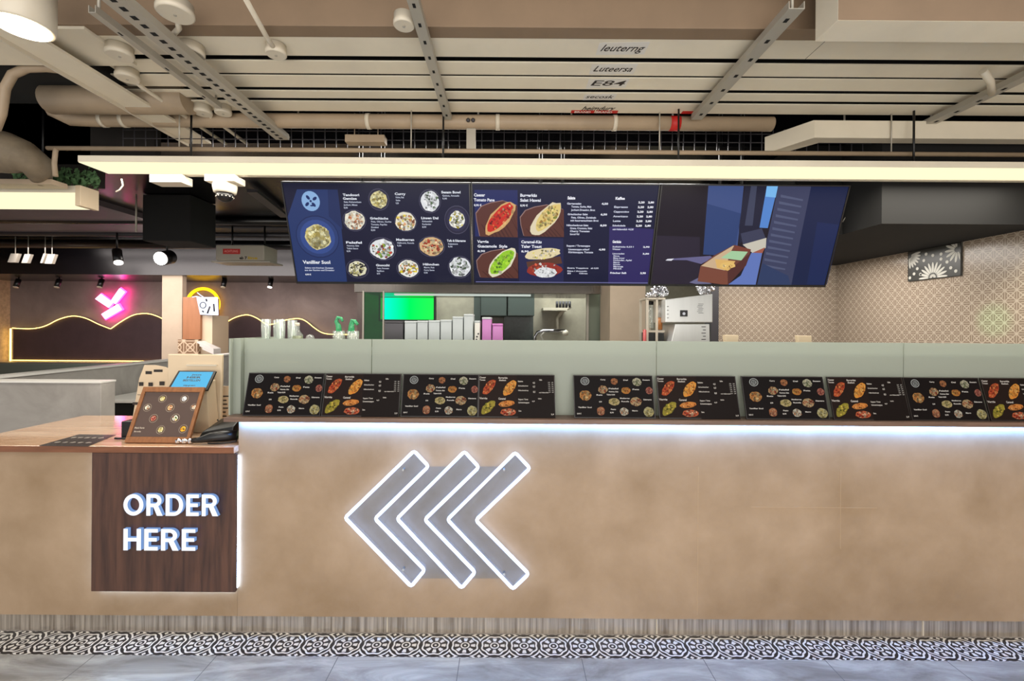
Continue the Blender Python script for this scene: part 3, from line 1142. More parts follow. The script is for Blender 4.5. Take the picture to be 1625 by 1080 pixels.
c.poly([(170, 664), (185, 652), (235, 648), (215, 666)], (225, 225, 235), 1.8)
c.poly([(350, 840), (420, 800), (520, 850), (400, 852)], (110, 108, 140), 1.6)
c.poly([(435, 705), (540, 620), (690, 538), (818, 575), (780, 690), (640, 860), (412, 830)], (112, 66, 52), 2)
c.poly([(440, 705), (545, 630), (680, 545), (690, 545), (660, 600), (620, 740)], (206, 176, 140), 2.3)
c.poly([(590, 640), (670, 585), (795, 590), (745, 660)], (166, 206, 160), 2.6)
c.poly([(700, 540), (818, 572), (800, 592), (690, 580)], (120, 62, 44), 2.6)
c.poly([(545, 650), (700, 665), (650, 745), (560, 720)], (224, 180, 104), 2.6)
c.food(640, 700, 60, 26, [(230, 190, 110), (240, 210, 150), (206, 150, 80)], 14, 3)
c.poly([(436, 708), (640, 748), (640, 858), (414, 828)], (124, 72, 54), 2.8)
c.poly([(640, 745), (815, 600), (780, 700), (642, 858)], (84, 46, 40), 2.8)
c.build('display', M['screen'], r, 0, MT)

# ================================================================== SMALL MENU BOARDS ON THE LEDGE
BW, BH = 0.405, 0.222


def make_board(kind, label, loc):
    r = thing('menu_board', label, 'menu board', loc, 0, 'menu boards leaning on the frosted guard')
    LE = math.radians(-15.5)
    R = Matrix.Translation((-BW / 2, 0, 0)) @ Matrix.Rotation(LE, 4, 'X')
    b = MB(); b.box(0, BW, 0, 0.006, 0, BH)
    for v in b.bm.verts:
        v.co = R @ v.co
    b.build('backing_board', mat('board_black', (30, 24, 24), 0.35), r, 0, local=True)
    if kind == 'A':
        c = Canvas(BW, BH, ((48, 62), (812, 62), (15, 505), (800, 505)))
        c.base((14, 9, 10), .5)
        c.ell(155, 125, 42, 42, (150, 156, 156), 1)
        c.ell(155, 125, 36, 36, (48, 42, 44), 2)
        logo(c, 155, 125, 28, (150, 156, 156), (40, 36, 38))
        for (x, y, rx, ry, pal) in ((145, 275, 56, 52, [(226, 160, 90), (206, 120, 60), (236, 200, 140)]),
                                    (320, 212, 46, 40, REDDY), (437, 127, 34, 34, [(190, 120, 80), (206, 140, 90)]),
                                    (655, 132, 44, 42, [(220, 214, 180), (120, 130, 90), (230, 226, 200)]),
                                    (540, 222, 44, 34, [(226, 150, 70), (200, 90, 50), (236, 190, 100)]),
                                    (765, 220, 34, 36, [(206, 130, 110), (190, 90, 80)]),
                                    (415, 338, 52, 38, [(226, 206, 150), (206, 190, 110)]),
                                    (628, 335, 54, 46, REDDY), (278, 435, 38, 44, [(206, 130, 90), (190, 90, 70), (226, 180, 140)]),
                                    (502, 438, 42, 40, CREAMY), (740, 440, 50, 50, PALE)):
            c.food(x, y, rx, ry, sized(pal, .66), 46, 2, 0, k=.2)
        for (x, y, wd, s) in ((305, 115, 50, 'Curry'), (525, 118, 45, 'Dal'), (712, 115, 70, 'Sesam'), (375, 208, 95, 'Falafel'), (375, 240, 90, 'Hummus, Salat'), (350, 272, 80, 'Tahini 8,90'),
                              (605, 215, 65, 'Feta'), (250, 275, 60, 'Reis'), (475, 308, 95, 'Mediterran'), (485, 340, 75, 'Rucola'), (700, 320, 80, 'Edamame'),
                              (270, 345, 26, '8,90'), (62, 403, 130, 'Vanillier Suol'), (45, 468, 40, '8,90 €'), (375, 422, 50, 'Pesto'), (580, 434, 55, 'Mango'), (365, 455, 35, '8,90')):
            c.text(s, x, y, 13, (186, 182, 178), 2, .03, wd)
    else:
        c = Canvas(BW, BH, ((830, 65), (1575, 75), (815, 505), (1560, 515)))
        c.base((28, 17, 14), .5)
        c.rect(1200, 72, 1558, 508, (20, 13, 12), .6)
        a = math.radians(52)
        c.food(928, 195, 88, 42, [(150, 64, 36), (130, 36, 24), (190, 120, 70)], 70, 2, a, k=.2)
        c.food(1128, 205, 86, 46, [(186, 124, 50), (170, 96, 40), (200, 150, 80)], 70, 2, a, k=.2)
        c.food(915, 405, 84, 44, [(122, 112, 40), (160, 140, 60), (104, 104, 34)], 34, 2, math.radians(45), k=.28)
        c.food(1095, 365, 78, 30, [(176, 112, 54), (200, 150, 96), (140, 74, 32)], 26, 2, math.radians(8), k=.3)
        c.food(1105, 450, 74, 36, [(156, 78, 50), (196, 160, 130), (126, 40, 26)], 30, 2, 0, k=.3)
        for (x, y, wd, s, sz) in ((836, 105, 62, 'Caesar', 17), (836, 130, 56, 'Tomato', 15), (1020, 108, 90, 'Burgerkäs', 17), (1025, 132, 70, 'Salat', 15),
                                  (832, 322, 76, 'Veggie', 20), (1015, 325, 70, 'Caramel', 20), (1210, 142, 50, 'Salate', 14), (1210, 188, 100, 'Griechischer', 12),
                                  (1210, 235, 100, 'Hähnchenbrust', 12), (1208, 328, 95, 'Suppen / Tages', 14), (1208, 360, 106, 'Linsensuppe', 14), (1208, 445, 26, 'Extra', 14),
                                  (1355, 158, 22, '4,5', 17), (1355, 197, 22, '6,5', 17), (1355, 252, 22, '8,5', 17), (1420, 126, 28, 'Kaffee', 15), (1340, 346, 26, '4,9', 12),
                                  (1412, 255, 92, 'mit Hafermilch', 10), (1400, 318, 34, 'Getränke', 12), (1518, 478, 28, '3,9', 14)):
            c.text(s, x, y, sz, (178, 172, 166), 2, .03, wd)
        for i in range(6):
            c.text('2,20', 1505, 150 + i * 20, 10, (150, 146, 142), 2, .03, 20)
            c.text('2,80', 1538, 150 + i * 20, 10, (150, 146, 142), 2, .03, 18)
    c.build('menu_print', M['print'], r, 0, R)
    return r


YB = 2.332
spots = [('A', 446, 'beside the guard corner nearest the order counter'), ('B', 571, 'second from the order counter end'),
         ('A', 697, 'third from the order counter end'), ('B', 820, 'standing just before the gap with the clear glass'),
         ('A', 976, 'first one after the gap in the boards'), ('B', 1111, 'standing below the gap between middle and picture screens'),
         ('A', 1251, 'standing below the big food box screen'), ('B', 1385, 'below the tiled corner of the room'),
         ('A', 1509, 'below the tray of bread'), ('B', 1634, 'cut off at the photo edge')]
protos = {}
DESC = {'A': 'dark menu board of round bowls, ', 'B': 'dark menu board of sandwiches, '}
bwid = {976: 1.03, 1111: 1.03, 1251: 1.06, 1385: 0.98, 1509: .98, 1634: .97}
for i, (k, px, d) in enumerate(spots):
    X = P(px, 665, YB).x
    loc = (X, YB, 1.1335)
    if k not in protos:
        protos[k] = make_board(k, DESC[k] + d, loc)
        o = protos[k]
    else:
        o = dup(protos[k], loc, DESC[k] + d)
    o.scale = (bwid.get(px, 0.985), 1, 1)

# ================================================================== THINGS ON THE GUARD SHELF
def glass_tumbler(x, y, z, r, h, label, group=None):
    b = MB()
    b.lathe((x, y, z), [(r * .75, 0), (r * .8, .004), (r, h), (r - .003, h), (r * .78, .008), (0.001, .008)], 18)
    return tag(b.build('glass_tumbler', M['glass']), label, 'glass', group)


ys = 2.62
for i, (px, h) in enumerate(((422, .165), (434, .16), (445, .165), (457, .16))):
    X = P(px, 530, ys).x
    tag(MB().lathe((X, ys + (i % 2) * .05, SH), [(.020, 0), (.022, .004), (.027, h), (.024, h), (.019, .008), (.001, .008)], 18).build('drinking_glass', M['glass']),
        ['tall clear glass nearest the frosted guard corner', 'tall clear glass, second in the line of four', 'tall clear glass, third in the line of four', 'tall clear glass standing beside the oil bottle'][i],
        'glass', 'tall glasses on the guard shelf')
X = P(472, 530, ys).x
t = thing('oil_bottle', 'small glass bottle half full of green oil beside the tall glasses', 'bottle', (X, ys, SH))
MB().lathe((X, ys, SH), [(.028, 0), (.030, .01), (.030, .075), (.012, .098), (.010, .115), (.013, .118), (.013, .124), (.001, .125)], 20).build('bottle_body', M['glass'], t)
MB().lathe((X, ys, SH), [(.026, .003), (.0275, .012), (.0275, .07), (.001, .071)], 20).build('oil', M['oil'], t)
MB().lathe((X, ys, SH), [(.009, .126), (.012, .130), (.012, .145), (.001, .146)], 14).build('stopper', M['whiteplastic'], t)
X = P(492, 530, ys).x
t = thing('sugar_shaker', 'small clear domed shaker beside the oil bottle', 'shaker', (X, ys, SH))
MB().lathe((X, ys, SH), [(.024, 0), (.026, .006), (.026, .05), (.018, .072), (.001, .080)], 18).build('shaker_body', M['glass'], t)
MB().lathe((X, ys, SH), [(.022, .003), (.023, .035), (.001, .036)], 18).build('sugar', M['white'], t)
# two jars with green lit glass swan necks
for i, px in enumerate((538, 560)):
    X = P(px, 530, ys).x
    t = thing('straw_jar', ['clear jar of white straws with a round green glass spout', 'clear jar of white straws with a pointed green glass spout'][i], 'jar', (X, ys, SH), 0, 'jars with green spouts')
    MB().lathe((X, ys, SH), [(.030, 0), (.032, .005), (.034, .10), (.031, .10), (.029, .008), (.001, .008)], 20).build('jar_body', M['glass'], t)
    b = MB()
    for k in range(7):
        a = k * .9
        b.cyl((X + .016 * math.cos(a), ys + .016 * math.sin(a), SH + .009), (X + .02 * math.cos(a), ys + .02 * math.sin(a), SH + .085), .0045, 8)
    b.build('straw_bundle', M['white'], t)
    b = MB()
    if i == 0:
        b.tube([(X, ys, SH + .09), (X - .004, ys, SH + .13), (X - .016, ys, SH + .155), (X - .008, ys, SH + .178), (X + .012, ys, SH + .172), (X + .022, ys, SH + .155)], [.018, .015, .011, .010, .010, .006], 12)
    else:
        b.tube([(X - .01, ys, SH + .09), (X - .008, ys, SH + .13), (X - .002, ys, SH + .163), (X + .01, ys, SH + .158), (X + .028, ys, SH + .136)], [.020, .016, .012, .011, .007], 12)
    b.build('spout', M['greenglass'], t)
# pale boxes
for i, (x0, x1, yt, mm, lab) in enumerate((
        (610, 640, 509, 'darkgrey', 'dark grey box below the green display'),
        (642, 661, 509, 'greyplastic', 'pale grey upright box next to the dark grey box'),
        (662, 679, 508.5, 'greyplastic', 'pale grey upright box, second in the line of pale boxes'),
        (680, 698, 508, 'greyplastic', 'pale grey upright box, third in the line of pale boxes'),
        (699, 717, 507, 'greyplastic', 'pale grey upright box before the two taller ones'),
        (718, 735, 502, 'greyplastic', 'taller pale grey box, second tallest in the line'),
        (736, 751, 498, 'greyplastic', 'tallest pale grey box with a lid line'),
        (753, 762, 508.5, 'white', 'narrow white patterned box beside the pink boxes'),
        (765, 780, 503, 'pinkplastic', 'translucent dusty pink box with a pale top'),
        (781, 798, 513, 'pinkplastic', 'bright pink rounded box'))):
    Yb = 2.66
    a, c2 = P(x0, yt, Yb), P(x1, yt, Yb)
    t = thing('storage_box', lab, 'box', ((a.x + c2.x) / 2, Yb + .05, SH), 0, 'upright boxes on the guard shelf')
    b = MB(); b.box(a.x + .001, c2.x - .001, Yb, Yb + .10, SH, a.z - .012)
    b.build('box_body', M[mm], t, 0.006 if i == 9 else 0.002)
    b = MB(); b.box(a.x, c2.x, Yb - .001, Yb + .101, a.z - .0118, a.z)
    b.build('lid', M['pinkplastic' if i == 9 else ('greyplastic' if i != 0 else 'darkgrey')], t, 0.003)
    if i == 7:
        b = MB()
        for k in range(5):
            b.ball(((a.x + c2.x) / 2 + .006 * math.sin(k * 2), Yb - .0005, SH + .02 + k * .017), .006, 1, (1, .2, 1))
        b.build('printed_pattern', M['darkgrey'], t)
# black tray and small shelf unit
a, c2 = P(1009, 545, 2.6), P(1059, 545, 2.6)
b = MB(); b.box(a.x, c2.x, 2.55, 2.72, SH, SH + .022)
tag(b.build('black_tray', M['rubber'], None, .003), 'flat black tray on the guard shelf beside the coffee machine', 'tray')
# cream card stands
for i, (x0, x1, yt) in enumerate(((1150, 1172, 531), (1266, 1288, 532))):
    a, c2 = P(x0, yt, 2.68), P(x1, yt, 2.68)
    b = MB()
    b.slab([(a.x, 2.68, a.z), (c2.x, 2.68, a.z - .002), (c2.x - .004 + i * .006, 2.68, SH), (a.x + .010, 2.68, SH)], (0, .03, 0))
    tag(b.build('card_holder', M['cream'], None, .002), ['cream card holder on the guard shelf beside the coffee machine', 'cream card holder on the guard shelf before the tiled corner'][i], 'card holder', 'cream card holders')
# tray of bread
a, c2 = P(1462, 546, 2.66), P(1610, 546, 2.66)
b = MB(); b.box(a.x - .01, c2.x + .01, 2.60, 2.76, SH, SH + .008); b.box(a.x - .01, c2.x + .01, 2.60, 2.606, SH + .008, SH + .018)
tag(b.build('bread_tray', M['framewood'], None, .001), 'brown wooden tray of bread rolls on the guard shelf', 'tray')
nb = 9
for i in range(nb):
    X = a.x + .03 + (c2.x - a.x - .06) * i / (nb - 1)
    b = MB(); b.ball((0, 0, .021), .034, 3, (.88, 1.5, .62), .18, seed=i * 3)
    o = b.build('bread_roll', M['bread'], None, local=True)
    o.location = (X, 2.68, SH + .0085)
    tag(o, ['first', 'second', 'third', 'fourth', 'middle', 'sixth', 'seventh', 'eighth', 'last'][i] + ' crusty brown bread roll in the wooden tray, counting from the coffee machine side', 'bread roll', 'bread rolls in the tray')
a, c2 = P(1480, 529, 2.95), P(1530, 529, 2.95)

# ================================================================== KITCHEN BEHIND
X0k, X1k = P(562, 458, 4.7).x, P(953, 458, 4.7).x
t = thing('extractor_hood', 'wide stainless extractor hood behind the bottoms of the menu screens', 'extractor hood', ((X0k + X1k) / 2, 5.2, 1.95))
zh = P(760, 465, 4.7).z
b = MB(); b.box(X0k, X1k, 4.7, 4.76, zh, 2.9); b.build('hood_front', M['steel'], t, .004)
b = MB(); b.box(X0k, X1k, 4.76, 5.75, zh + .02, zh + .05); b.build('hood_underside', M['steel'], t)
b = MB(); b.box(X0k + .3, X1k - .7, 5.15, 5.22, zh + .005, zh + .019); b.build('lamp_tube', emat('hood_lamp', (225, 235, 225), .8), t)
# green lit display
Yd = 6.6
a, c2 = P(604, 472, Yd), P(688, 507, Yd)
t = thing('lit_menu_display', 'glowing cyan and green display on the kitchen wall', 'display', ((a.x + c2.x) / 2, Yd, c2.z))
b = MB(); b.box(a.x - .03, c2.x + .03, Yd + .004, Yd + .08, c2.z - .03, a.z + .03); b.build('display_casing', M['black'], t)
b = MB(); b.box(a.x + .3, a.x + .4, Yd + .081, 7.0, c2.z + .05, c2.z + .15); b.build('wall_bracket', M['black'], t)
mg = bpy.data.materials.new('green_gradient_screen')
mg.use_nodes = True
nt = mg.node_tree
nt.nodes.clear()
o_ = nt.nodes.new('ShaderNodeOutputMaterial'); e_ = nt.nodes.new('ShaderNodeEmission'); cr = nt.nodes.new('ShaderNodeValToRGB')
tc = nt.nodes.new('ShaderNodeTexCoord'); sx = nt.nodes.new('ShaderNodeSeparateXYZ')
nt.links.new(tc.outputs['Generated'], sx.inputs[0]); nt.links.new(sx.outputs[0], cr.inputs[0]); nt.links.new(cr.outputs[0], e_.inputs[0]); nt.links.new(e_.outputs[0], o_.inputs[0])
cr.color_ramp.elements[0].color = lin((10, 222, 190)) + (1,); cr.color_ramp.elements[1].color = lin((30, 220, 70)) + (1,)
k_ = cr.color_ramp.elements.new(.55); k_.color = lin((0, 236, 80)) + (1,)
e_.inputs[1].default_value = 1.6
b = MB(); b.box(a.x, c2.x, Yd, Yd + .003, c2.z, a.z); b.build('lit_screen', mg, t)
# glass door pane at the kitchen entrance, the display's green reflection put into its colour
a, c2 = P(578, 463, 4.3), P(607, 560, 4.3)
t = thing('kitchen_glass_door', 'clear glass door leaf coloured with a green reflection at the kitchen entrance', 'glass door', ((a.x + c2.x) / 2, 4.3, 0))
b = MB(); b.box(a.x, c2.x, 4.3, 4.308, .02, a.z); b.build('glass_pane', clear_glass('green_reflection_glass', (60, 190, 120), .06), t)
b = MB(); b.box(a.x - .015, a.x, 4.295, 4.313, 0, a.z + .01); b.box(c2.x, c2.x + .012, 4.295, 4.313, 0, a.z + .01); b.box(a.x, c2.x, 4.295, 4.313, 0, .02); b.build('door_rail', M['galv'], t)
# wall cabinets
for i, (x0, x1) in enumerate(((763, 804), (806, 848))):
    a, c2 = P(x0, 474, 6.0), P(x1, 501, 6.0)
    t = thing('wall_cabinet', ['slate grey wall cabinet nearer the green display', 'slate grey wall cabinet nearer the pipes'][i], 'cabinet', ((a.x + c2.x) / 2, 6.2, c2.z), 0, 'slate wall cabinets')
    b = MB(); b.box(a.x, c2.x, 6.02, 6.99, c2.z, a.z + .5); b.build('cabinet_body', M['cabinet'], t)
    b = MB(); b.box(a.x + .004, c2.x - .004, 6.0, 6.019, c2.z + .004, a.z + .5); b.build('door', M['cabinet'], t, .002)
# dark pillar, tiled panel behind, tall fridge
a, c2 = P(752, 474, 6.1), P(762, 560, 6.1)
b = MB(); b.box(a.x, c2.x, 6.1, 6.98, 0, 2.5); tag(b.build('tall_cupboard', M['cabinet']), 'dark slate side panel of a tall kitchen cupboard beside the wall cabinets', 'cupboard')
a, c2 = P(800, 502, 6.5), P(846, 560, 6.5)
b = MB(); b.box(a.x, c2.x, 6.5, 6.98, 0, 1.78)
tag(b.build('kitchen_fridge', mat('dark_fridge', (58, 66, 62), .3, var=.4, scale=20)), 'dark fridge below the slate wall cabinets', 'fridge')
a, c2 = P(612, 506, 6.2), P(750, 560, 6.2)
b = MB(); b.box(a.x, c2.x, 6.2, 6.98, 0, 1.55); tag(b.build('kitchen_worktop', M['cabinet']), 'grey kitchen cupboard below the green display', 'cupboard')
# sink tap, pipes and rack
t = thing('wall_shelf_rack', 'white bracketed shelf with utensils on the pale kitchen tiles', 'shelf', (P(893, 500, 6.6).x, 6.7, 1.85))
a, c2 = P(862, 490, 6.6), P(900, 492, 6.6)
b = MB(); b.box(a.x, c2.x, 6.6, 6.99, a.z - .02, a.z + .02); b.build('shelf_board', M['whiteplastic'], t)
b = MB()
for i in range(5):
    p = P(884 + i * 5, 480, 6.62); b.cyl((p.x, 6.62, a.z + .021), (p.x, 6.62, p.z + .02), .02, 10)
b.build('utensil', M['darkgrey'], t)
b = MB()
b.tube([P(885, 522, 6.8), P(884, 504, 6.8), P(892, 494, 6.8), P(906, 486, 6.8)], .025, 8)
b.build('pipe', M['whiteplastic'], t)
t = thing('dish_shower', 'chrome dish shower arm over the kitchen sink', 'tap', (P(870, 530, 6.2).x, 6.2, 1.3))
b = MB(); b.tube([P(849, 560, 6.2), P(849, 534, 6.2), P(853, 527, 6.2), P(862, 524.5, 6.2), P(897, 524.5, 6.2)], .022, 10); b.build('arm', M['chrome'], t)
b = MB(); b.tube([P(866, 560, 6.2), P(862, 542, 6.2), P(858, 532, 6.2), P(864, 526, 6.2)], .016, 8); b.build('hose', M['galv'], t)
b = MB(); b.ball(P(897, 528, 6.2), .045, 2); b.build('spray_head', M['whiteplastic'], t)
b = MB(); b.box(P(849, 560, 6.2).x, P(905, 560, 6.2).x, 6.15, 6.98, .85, .93); b.build('sink', M['steel'], t)
b = MB(); b.tube([P(849, 560, 6.2), (P(849, 560, 6.2).x, 6.2, .9)], .022, 10); b.build('riser', M['chrome'], t)
# glazed partition frame right of the kitchen
t = thing('glazed_partition', 'tall grey green glazed partition beside the stone column', 'partition', (P(944, 500, 4.9).x, 4.9, 0))
for i, px in enumerate((932, 954)):
    X = P(px, 500, 4.9).x
    b = MB(); b.box(X - .012, X + .012, 4.88, 4.92, 0, 2.0); b.build('post', M['galv'], t)
b = MB(); b.box(P(933, 500, 4.9).x + .01, P(953, 500, 4.9).x - .01, 4.895, 4.905, 0, 1.98); b.build('panel', frosted('green_grey_glass', (160, 168, 152), .5, .2), t)
# small white shelf with a bottle between partition and column
a, c2 = P(954, 528, 4.8), P(968, 530, 4.8)
t = thing('small_white_shelf', 'small white shelf between the glazed partition and the stone column', 'shelf', ((a.x + c2.x) / 2, 4.8, a.z))
b = MB(); b.box(a.x + .01, c2.x + .02, 4.76, 5.1, a.z - .02, a.z); b.build('shelf_board', M['white'], t)
b = MB(); b.box(a.x + .01, c2.x + .02, 5.1, 5.12, 0, 2.6); b.build('back_panel', M['black'], t)
b = MB(); b.box(a.x + .015, c2.x + .01, 4.78, 5.09, 0, a.z - .021); b.build('lower_unit', M['darkgrey'], t)
p = P(963, 528, 4.85)
t = thing('sauce_bottle', 'small white bottle on the small white shelf', 'bottle', (p.x, 4.85, a.z))
MB().lathe((p.x, 4.85, a.z + .0005), [(.022, 0), (.022, .07), (.010, .085), (.001, .11)], 14).build('bottle_body', M['white'], t)
# back counter
b = MB(); b.box(.6, WALLX - .01, 3.62, 4.25, 0, .95)
tag(b.build('back_counter', M['steel']), 'stainless back counter carrying the coffee machine', 'counter')
# coffee machine
Yc = 3.66
zb = .951
def cm(x, y):
    return P(x, y, Yc)
t = thing('coffee_machine', 'tall silver coffee machine with a small dark dial', 'coffee machine', (cm(1095, 500).x, 3.85, zb))
q = [cm(1056, 511.5), cm(1131, 511.5), cm(1131, 466), cm(1056, 475)]
b = MB(); b.slab(q, (0, .42, 0)); b.build('upper_housing', mat('satin_silver', (226, 228, 226), .3, .35, var=.12, scale=2, stretch=(3, 1, .2)), t, .006)
q = [cm(1061, 560), cm(1127, 560), cm(1126, 514), cm(1072, 514)]
z0 = zb
b = MB(); b.slab([(q[0].x, Yc, z0 + .02), (q[1].x, Yc, z0 + .02), q[1], q[2], q[3], q[0]], (0, .38, 0)); b.build('lower_body', bpy.data.materials['satin_silver'], t, .005)
b = MB(); b.box(q[0].x + .02, q[1].x - .02, Yc + .02, Yc + .36, z0, z0 + .0199); b.build('foot', M['rubber'], t)
a, c2 = cm(1079, 492), cm(1091, 502)
b = MB(); b.box(a.x, c2.x, Yc - .004, Yc - .0002, c2.z, a.z); b.build('dial_window', M['black'], t, .002)
b = MB(); p = cm(1085, 497.5); b.cyl((p.x, Yc - .006, p.z), (p.x, Yc - .0042, p.z), .012, 16); b.build('dial', M['chrome'], t)
b = MB(); p = cm(1091, 540); b.lathe((p.x, Yc - .012, cm(0, 550).z), [(.001, 0), (.018, .005), (.014, .04), (.004, .06), (.001, .07)], 14); b.build('spout', M['rubber'], t)
b = MB()
for i in range(7):
    p = cm(1112 - i % 3, 482 + i * 2.4); b.box(p.x - .02, p.x + .022, Yc - .001, Yc - .0002, p.z - .002, p.z + .001)
for i in range(6):
    p = cm(1117, 518 + i * 5); b.box(p.x - .02 + (i % 2) * .012, p.x + .015, Yc - .001, Yc - .0002, p.z - .004, p.z + .002)
for i in range(4):
    p = cm(1060, 486 + i * 6); b.box(p.x - .008, p.x + .006, Yc - .001, Yc - .0002, p.z - .003, p.z + .002)
b.build('printed_marks', M['darkgrey'], t)
# pink paper strip and red bottle beside it, bean hoppers on the tall stand
t = thing('bean_dispenser', 'white framed dispenser rack with clear and amber hoppers', 'dispenser', (cm(1040, 500).x, 3.8, zb))
def rk(x, y, Y=3.74):
    return P(x, y, Y)
for x0, x1 in ((1025.5, 1029), (1041, 1044)):
    a, c2 = rk(x0, 474), rk(x1, 545)
    b = MB(); b.box(a.x, c2.x, 3.74, 3.752, zb, a.z); b.box(a.x, c2.x, 3.93, 3.94, zb, a.z); b.box(a.x, c2.x, 3.752, 3.93, zb, zb + .02); b.build('side_frame', M['whiteplastic'], t)
a, c2 = rk(1025.5, 472), rk(1056, 475)
b = MB(); b.box(a.x, c2.x, 3.74, 3.94, c2.z, a.z); b.build('top_frame', M['whiteplastic'], t)
a, c2 = rk(1029, 524), rk(1055, 527)
b = MB(); b.box(a.x, c2.x, 3.745, 3.94, c2.z, a.z); b.build('cross_frame', M['whiteplastic'], t)
a, c2 = rk(1029.5, 483), rk(1040.5, 521)
b = MB(); b.cyl(((a.x + c2.x) / 2, 3.80, c2.z + .003), ((a.x + c2.x) / 2, 3.80, a.z), (c2.x - a.x) / 2 - .001, 20); b.build('clear_hopper', M['glass'], t)
b = MB(); b.cyl(((a.x + c2.x) / 2, 3.80, a.z + .001), ((a.x + c2.x) / 2, 3.80, a.z + .03), (c2.x - a.x) / 2 - .001, 20); b.build('hopper_lid', M['rubber'], t)
a, c2 = rk(1045, 483), rk(1055, 503)
b = MB(); b.cyl(((a.x + c2.x) / 2, 3.80, c2.z), ((a.x + c2.x) / 2, 3.80, a.z), (c2.x - a.x) / 2, 20); b.build('cup_column', M['white'], t)
a2, c3 = rk(1044.5, 503.5), rk(1055.5, 523)
b = MB(); b.cyl(((a.x + c2.x) / 2, 3.80, c3.z), ((a.x + c2.x) / 2, 3.80, a2.z), (c2.x - a.x) / 2, 20); b.build('amber_hopper', M['orange'], t)
a, c2 = rk(1029.5, 528), rk(1055, 545)
b = MB(); b.box(a.x, c2.x, 3.76, 3.94, zb, a.z); b.build('lower_unit', M['rubber'], t)
p = P(1023, 523, 3.72)
b = MB(); b.lathe((p.x, 3.72, zb), [(.028, 0), (.028, .45), (.014, .50), (.014, p.z - zb), (.001, p.z - zb + .004)], 16)
tag(b.build('syrup_bottle', mat('dull_red_plastic', (196, 90, 88), .4)), 'slim dull red bottle beside the white dispenser rack', 'bottle')
# foil
for i, (px, py, s, Yf, sc_) in enumerate(((1047, 466, .055, 3.84, (1.1, 1, .95)), (1034, 470, .032, 3.80, (1.3, 1, .7)), (1120, 462, .062, 3.84, (1.0, .9, .95)))):
    p = P(px, py, Yf)
    zt = (P(1040, 472, 3.74).z if i < 2 else P(1118, 467.5, Yc).z + .004)
    b = MB(); b.ball((0, 0, 0), s, 4, sc_, 0)
    for v in b.bm.verts:
        k = 1 + .45 * noise.noise(v.co / s * 2.6 + Vector((i * 7, 0, 0))) + .2 * noise.noise(v.co / s * 7)
        v.co = v.co * k
    zm = min(v.co.z for v in b.bm.verts)
    for f in b.bm.faces:
        f.smooth = False
    o = b.build('crumpled_foil', M['foil'], None, local=True)
    o.location = (p.x, Yf, zt - zm + .0005)
    tag(o, ['large ball of crumpled foil on the white dispenser rack', 'small flat lump of foil on the white dispenser rack', 'ball of crumpled foil on top of the coffee machine'][i], 'foil', 'crumpled foil')
# black and white tile picture on the side wall
t = thing('flower_tile_panel', 'black and white flower patterned tile panel high on the tiled wall', 'tile panel', (WALLX - .01, 3.69, 2.01))
y0, y1, z0, z1 = 3.455, 3.915, 2.012, 2.268
b = MB(); b.box(WALLX - .012, WALLX - .0003, y0, y1, z0, z1); b.build('dark_ground', mat('charcoal_tile', (62, 62, 58), .3), t)
c = Canvas(y1 - y0, z1 - z0)
W_, H_ = y1 - y0, z1 - z0
WC = (206, 204, 194)
def petals(cx, cz, r0, r1, n, a0, a1, wd):
    for i in range(n):
        a = math.radians(a0 + (a1 - a0) * i / (n - 1))
        m0 = (r0 + r1) / 2
        pts = []
        for j in range(14):
            tt = 2 * math.pi * j / 14
            ex, ez = (r1 - r0) / 2 * math.cos(tt), wd * math.sin(tt)
            q = (cx + math.cos(a) * (m0 + ex) - math.sin(a) * ez, cz + math.sin(a) * (m0 + ex) + math.cos(a) * ez)
            pts.append((min(max(q[0], .006), W_ - .006), min(max(q[1], .006), H_ - .006)))
        c.raw(pts, WC, 2)
petals(W_ * .5, .012, .035, .125, 11, 0, 180, .0095)
petals(W_ * .5, .012, .005, .03, 9, 0, 180, .004)
petals(.012, H_ * .85, .02, .11, 7, -85, 10, .010)
petals(W_ - .03, H_ * .8, .02, .10, 8, 100, 290, .010)
for (x, z) in ((.15, .16), (.23, .19), (.30, .19), (.30, .15), (.38, .07), (.06, .06), (.09, .10), (.42, .04), (.17, .21), (.02, .03), (.35, .12), (.12, .05)):
    c.raw([(x + .013 * math.cos(k * .6), z + .013 * math.sin(k * .6)) for k in range(10)], WC, 2)
for q in (((0, 0), (W_, 0), (W_, .004), (0, .004)), ((0, H_ - .004), (W_, H_ - .004), (W_, H_), (0, H_)), ((0, 0), (.004, 0), (.004, H_), (0, H_)), ((W_ - .004, 0), (W_, 0), (W_, H_), (W_ - .004, H_))):
    c.raw(q, (40, 40, 38), 2)
c.build('flower_pattern', M['print'], t, 0, Matrix.Translation((-.0025, y1 - 3.69, 0.002)) @ Matrix.Rotation(-math.pi / 2, 4, 'Z'))
# added green spot imitating the display's reflection on the tiles
gl = bpy.data.lights.new('green_reflection_spot', 'SPOT')
gl.color = (.05, 1, .3); gl.energy = 34; gl.spot_size = math.radians(11); gl.spot_blend = .9; gl.shadow_soft_size = .02
go = bpy.data.objects.new('green_reflection_spot', gl); C.objects.link(go)
go.location = (1.9, 3.1, 1.8)
tgt = Vector((WALLX, 3.23, P(1575, 508, 3.23).z))
go.rotation_euler = (tgt - go.location).to_track_quat('-Z', 'Y').to_euler()

# ================================================================== THINGS ON THE WOODEN WORKTOP
def on_top(px, py, z=WT):
    return PZ(px, py, z)


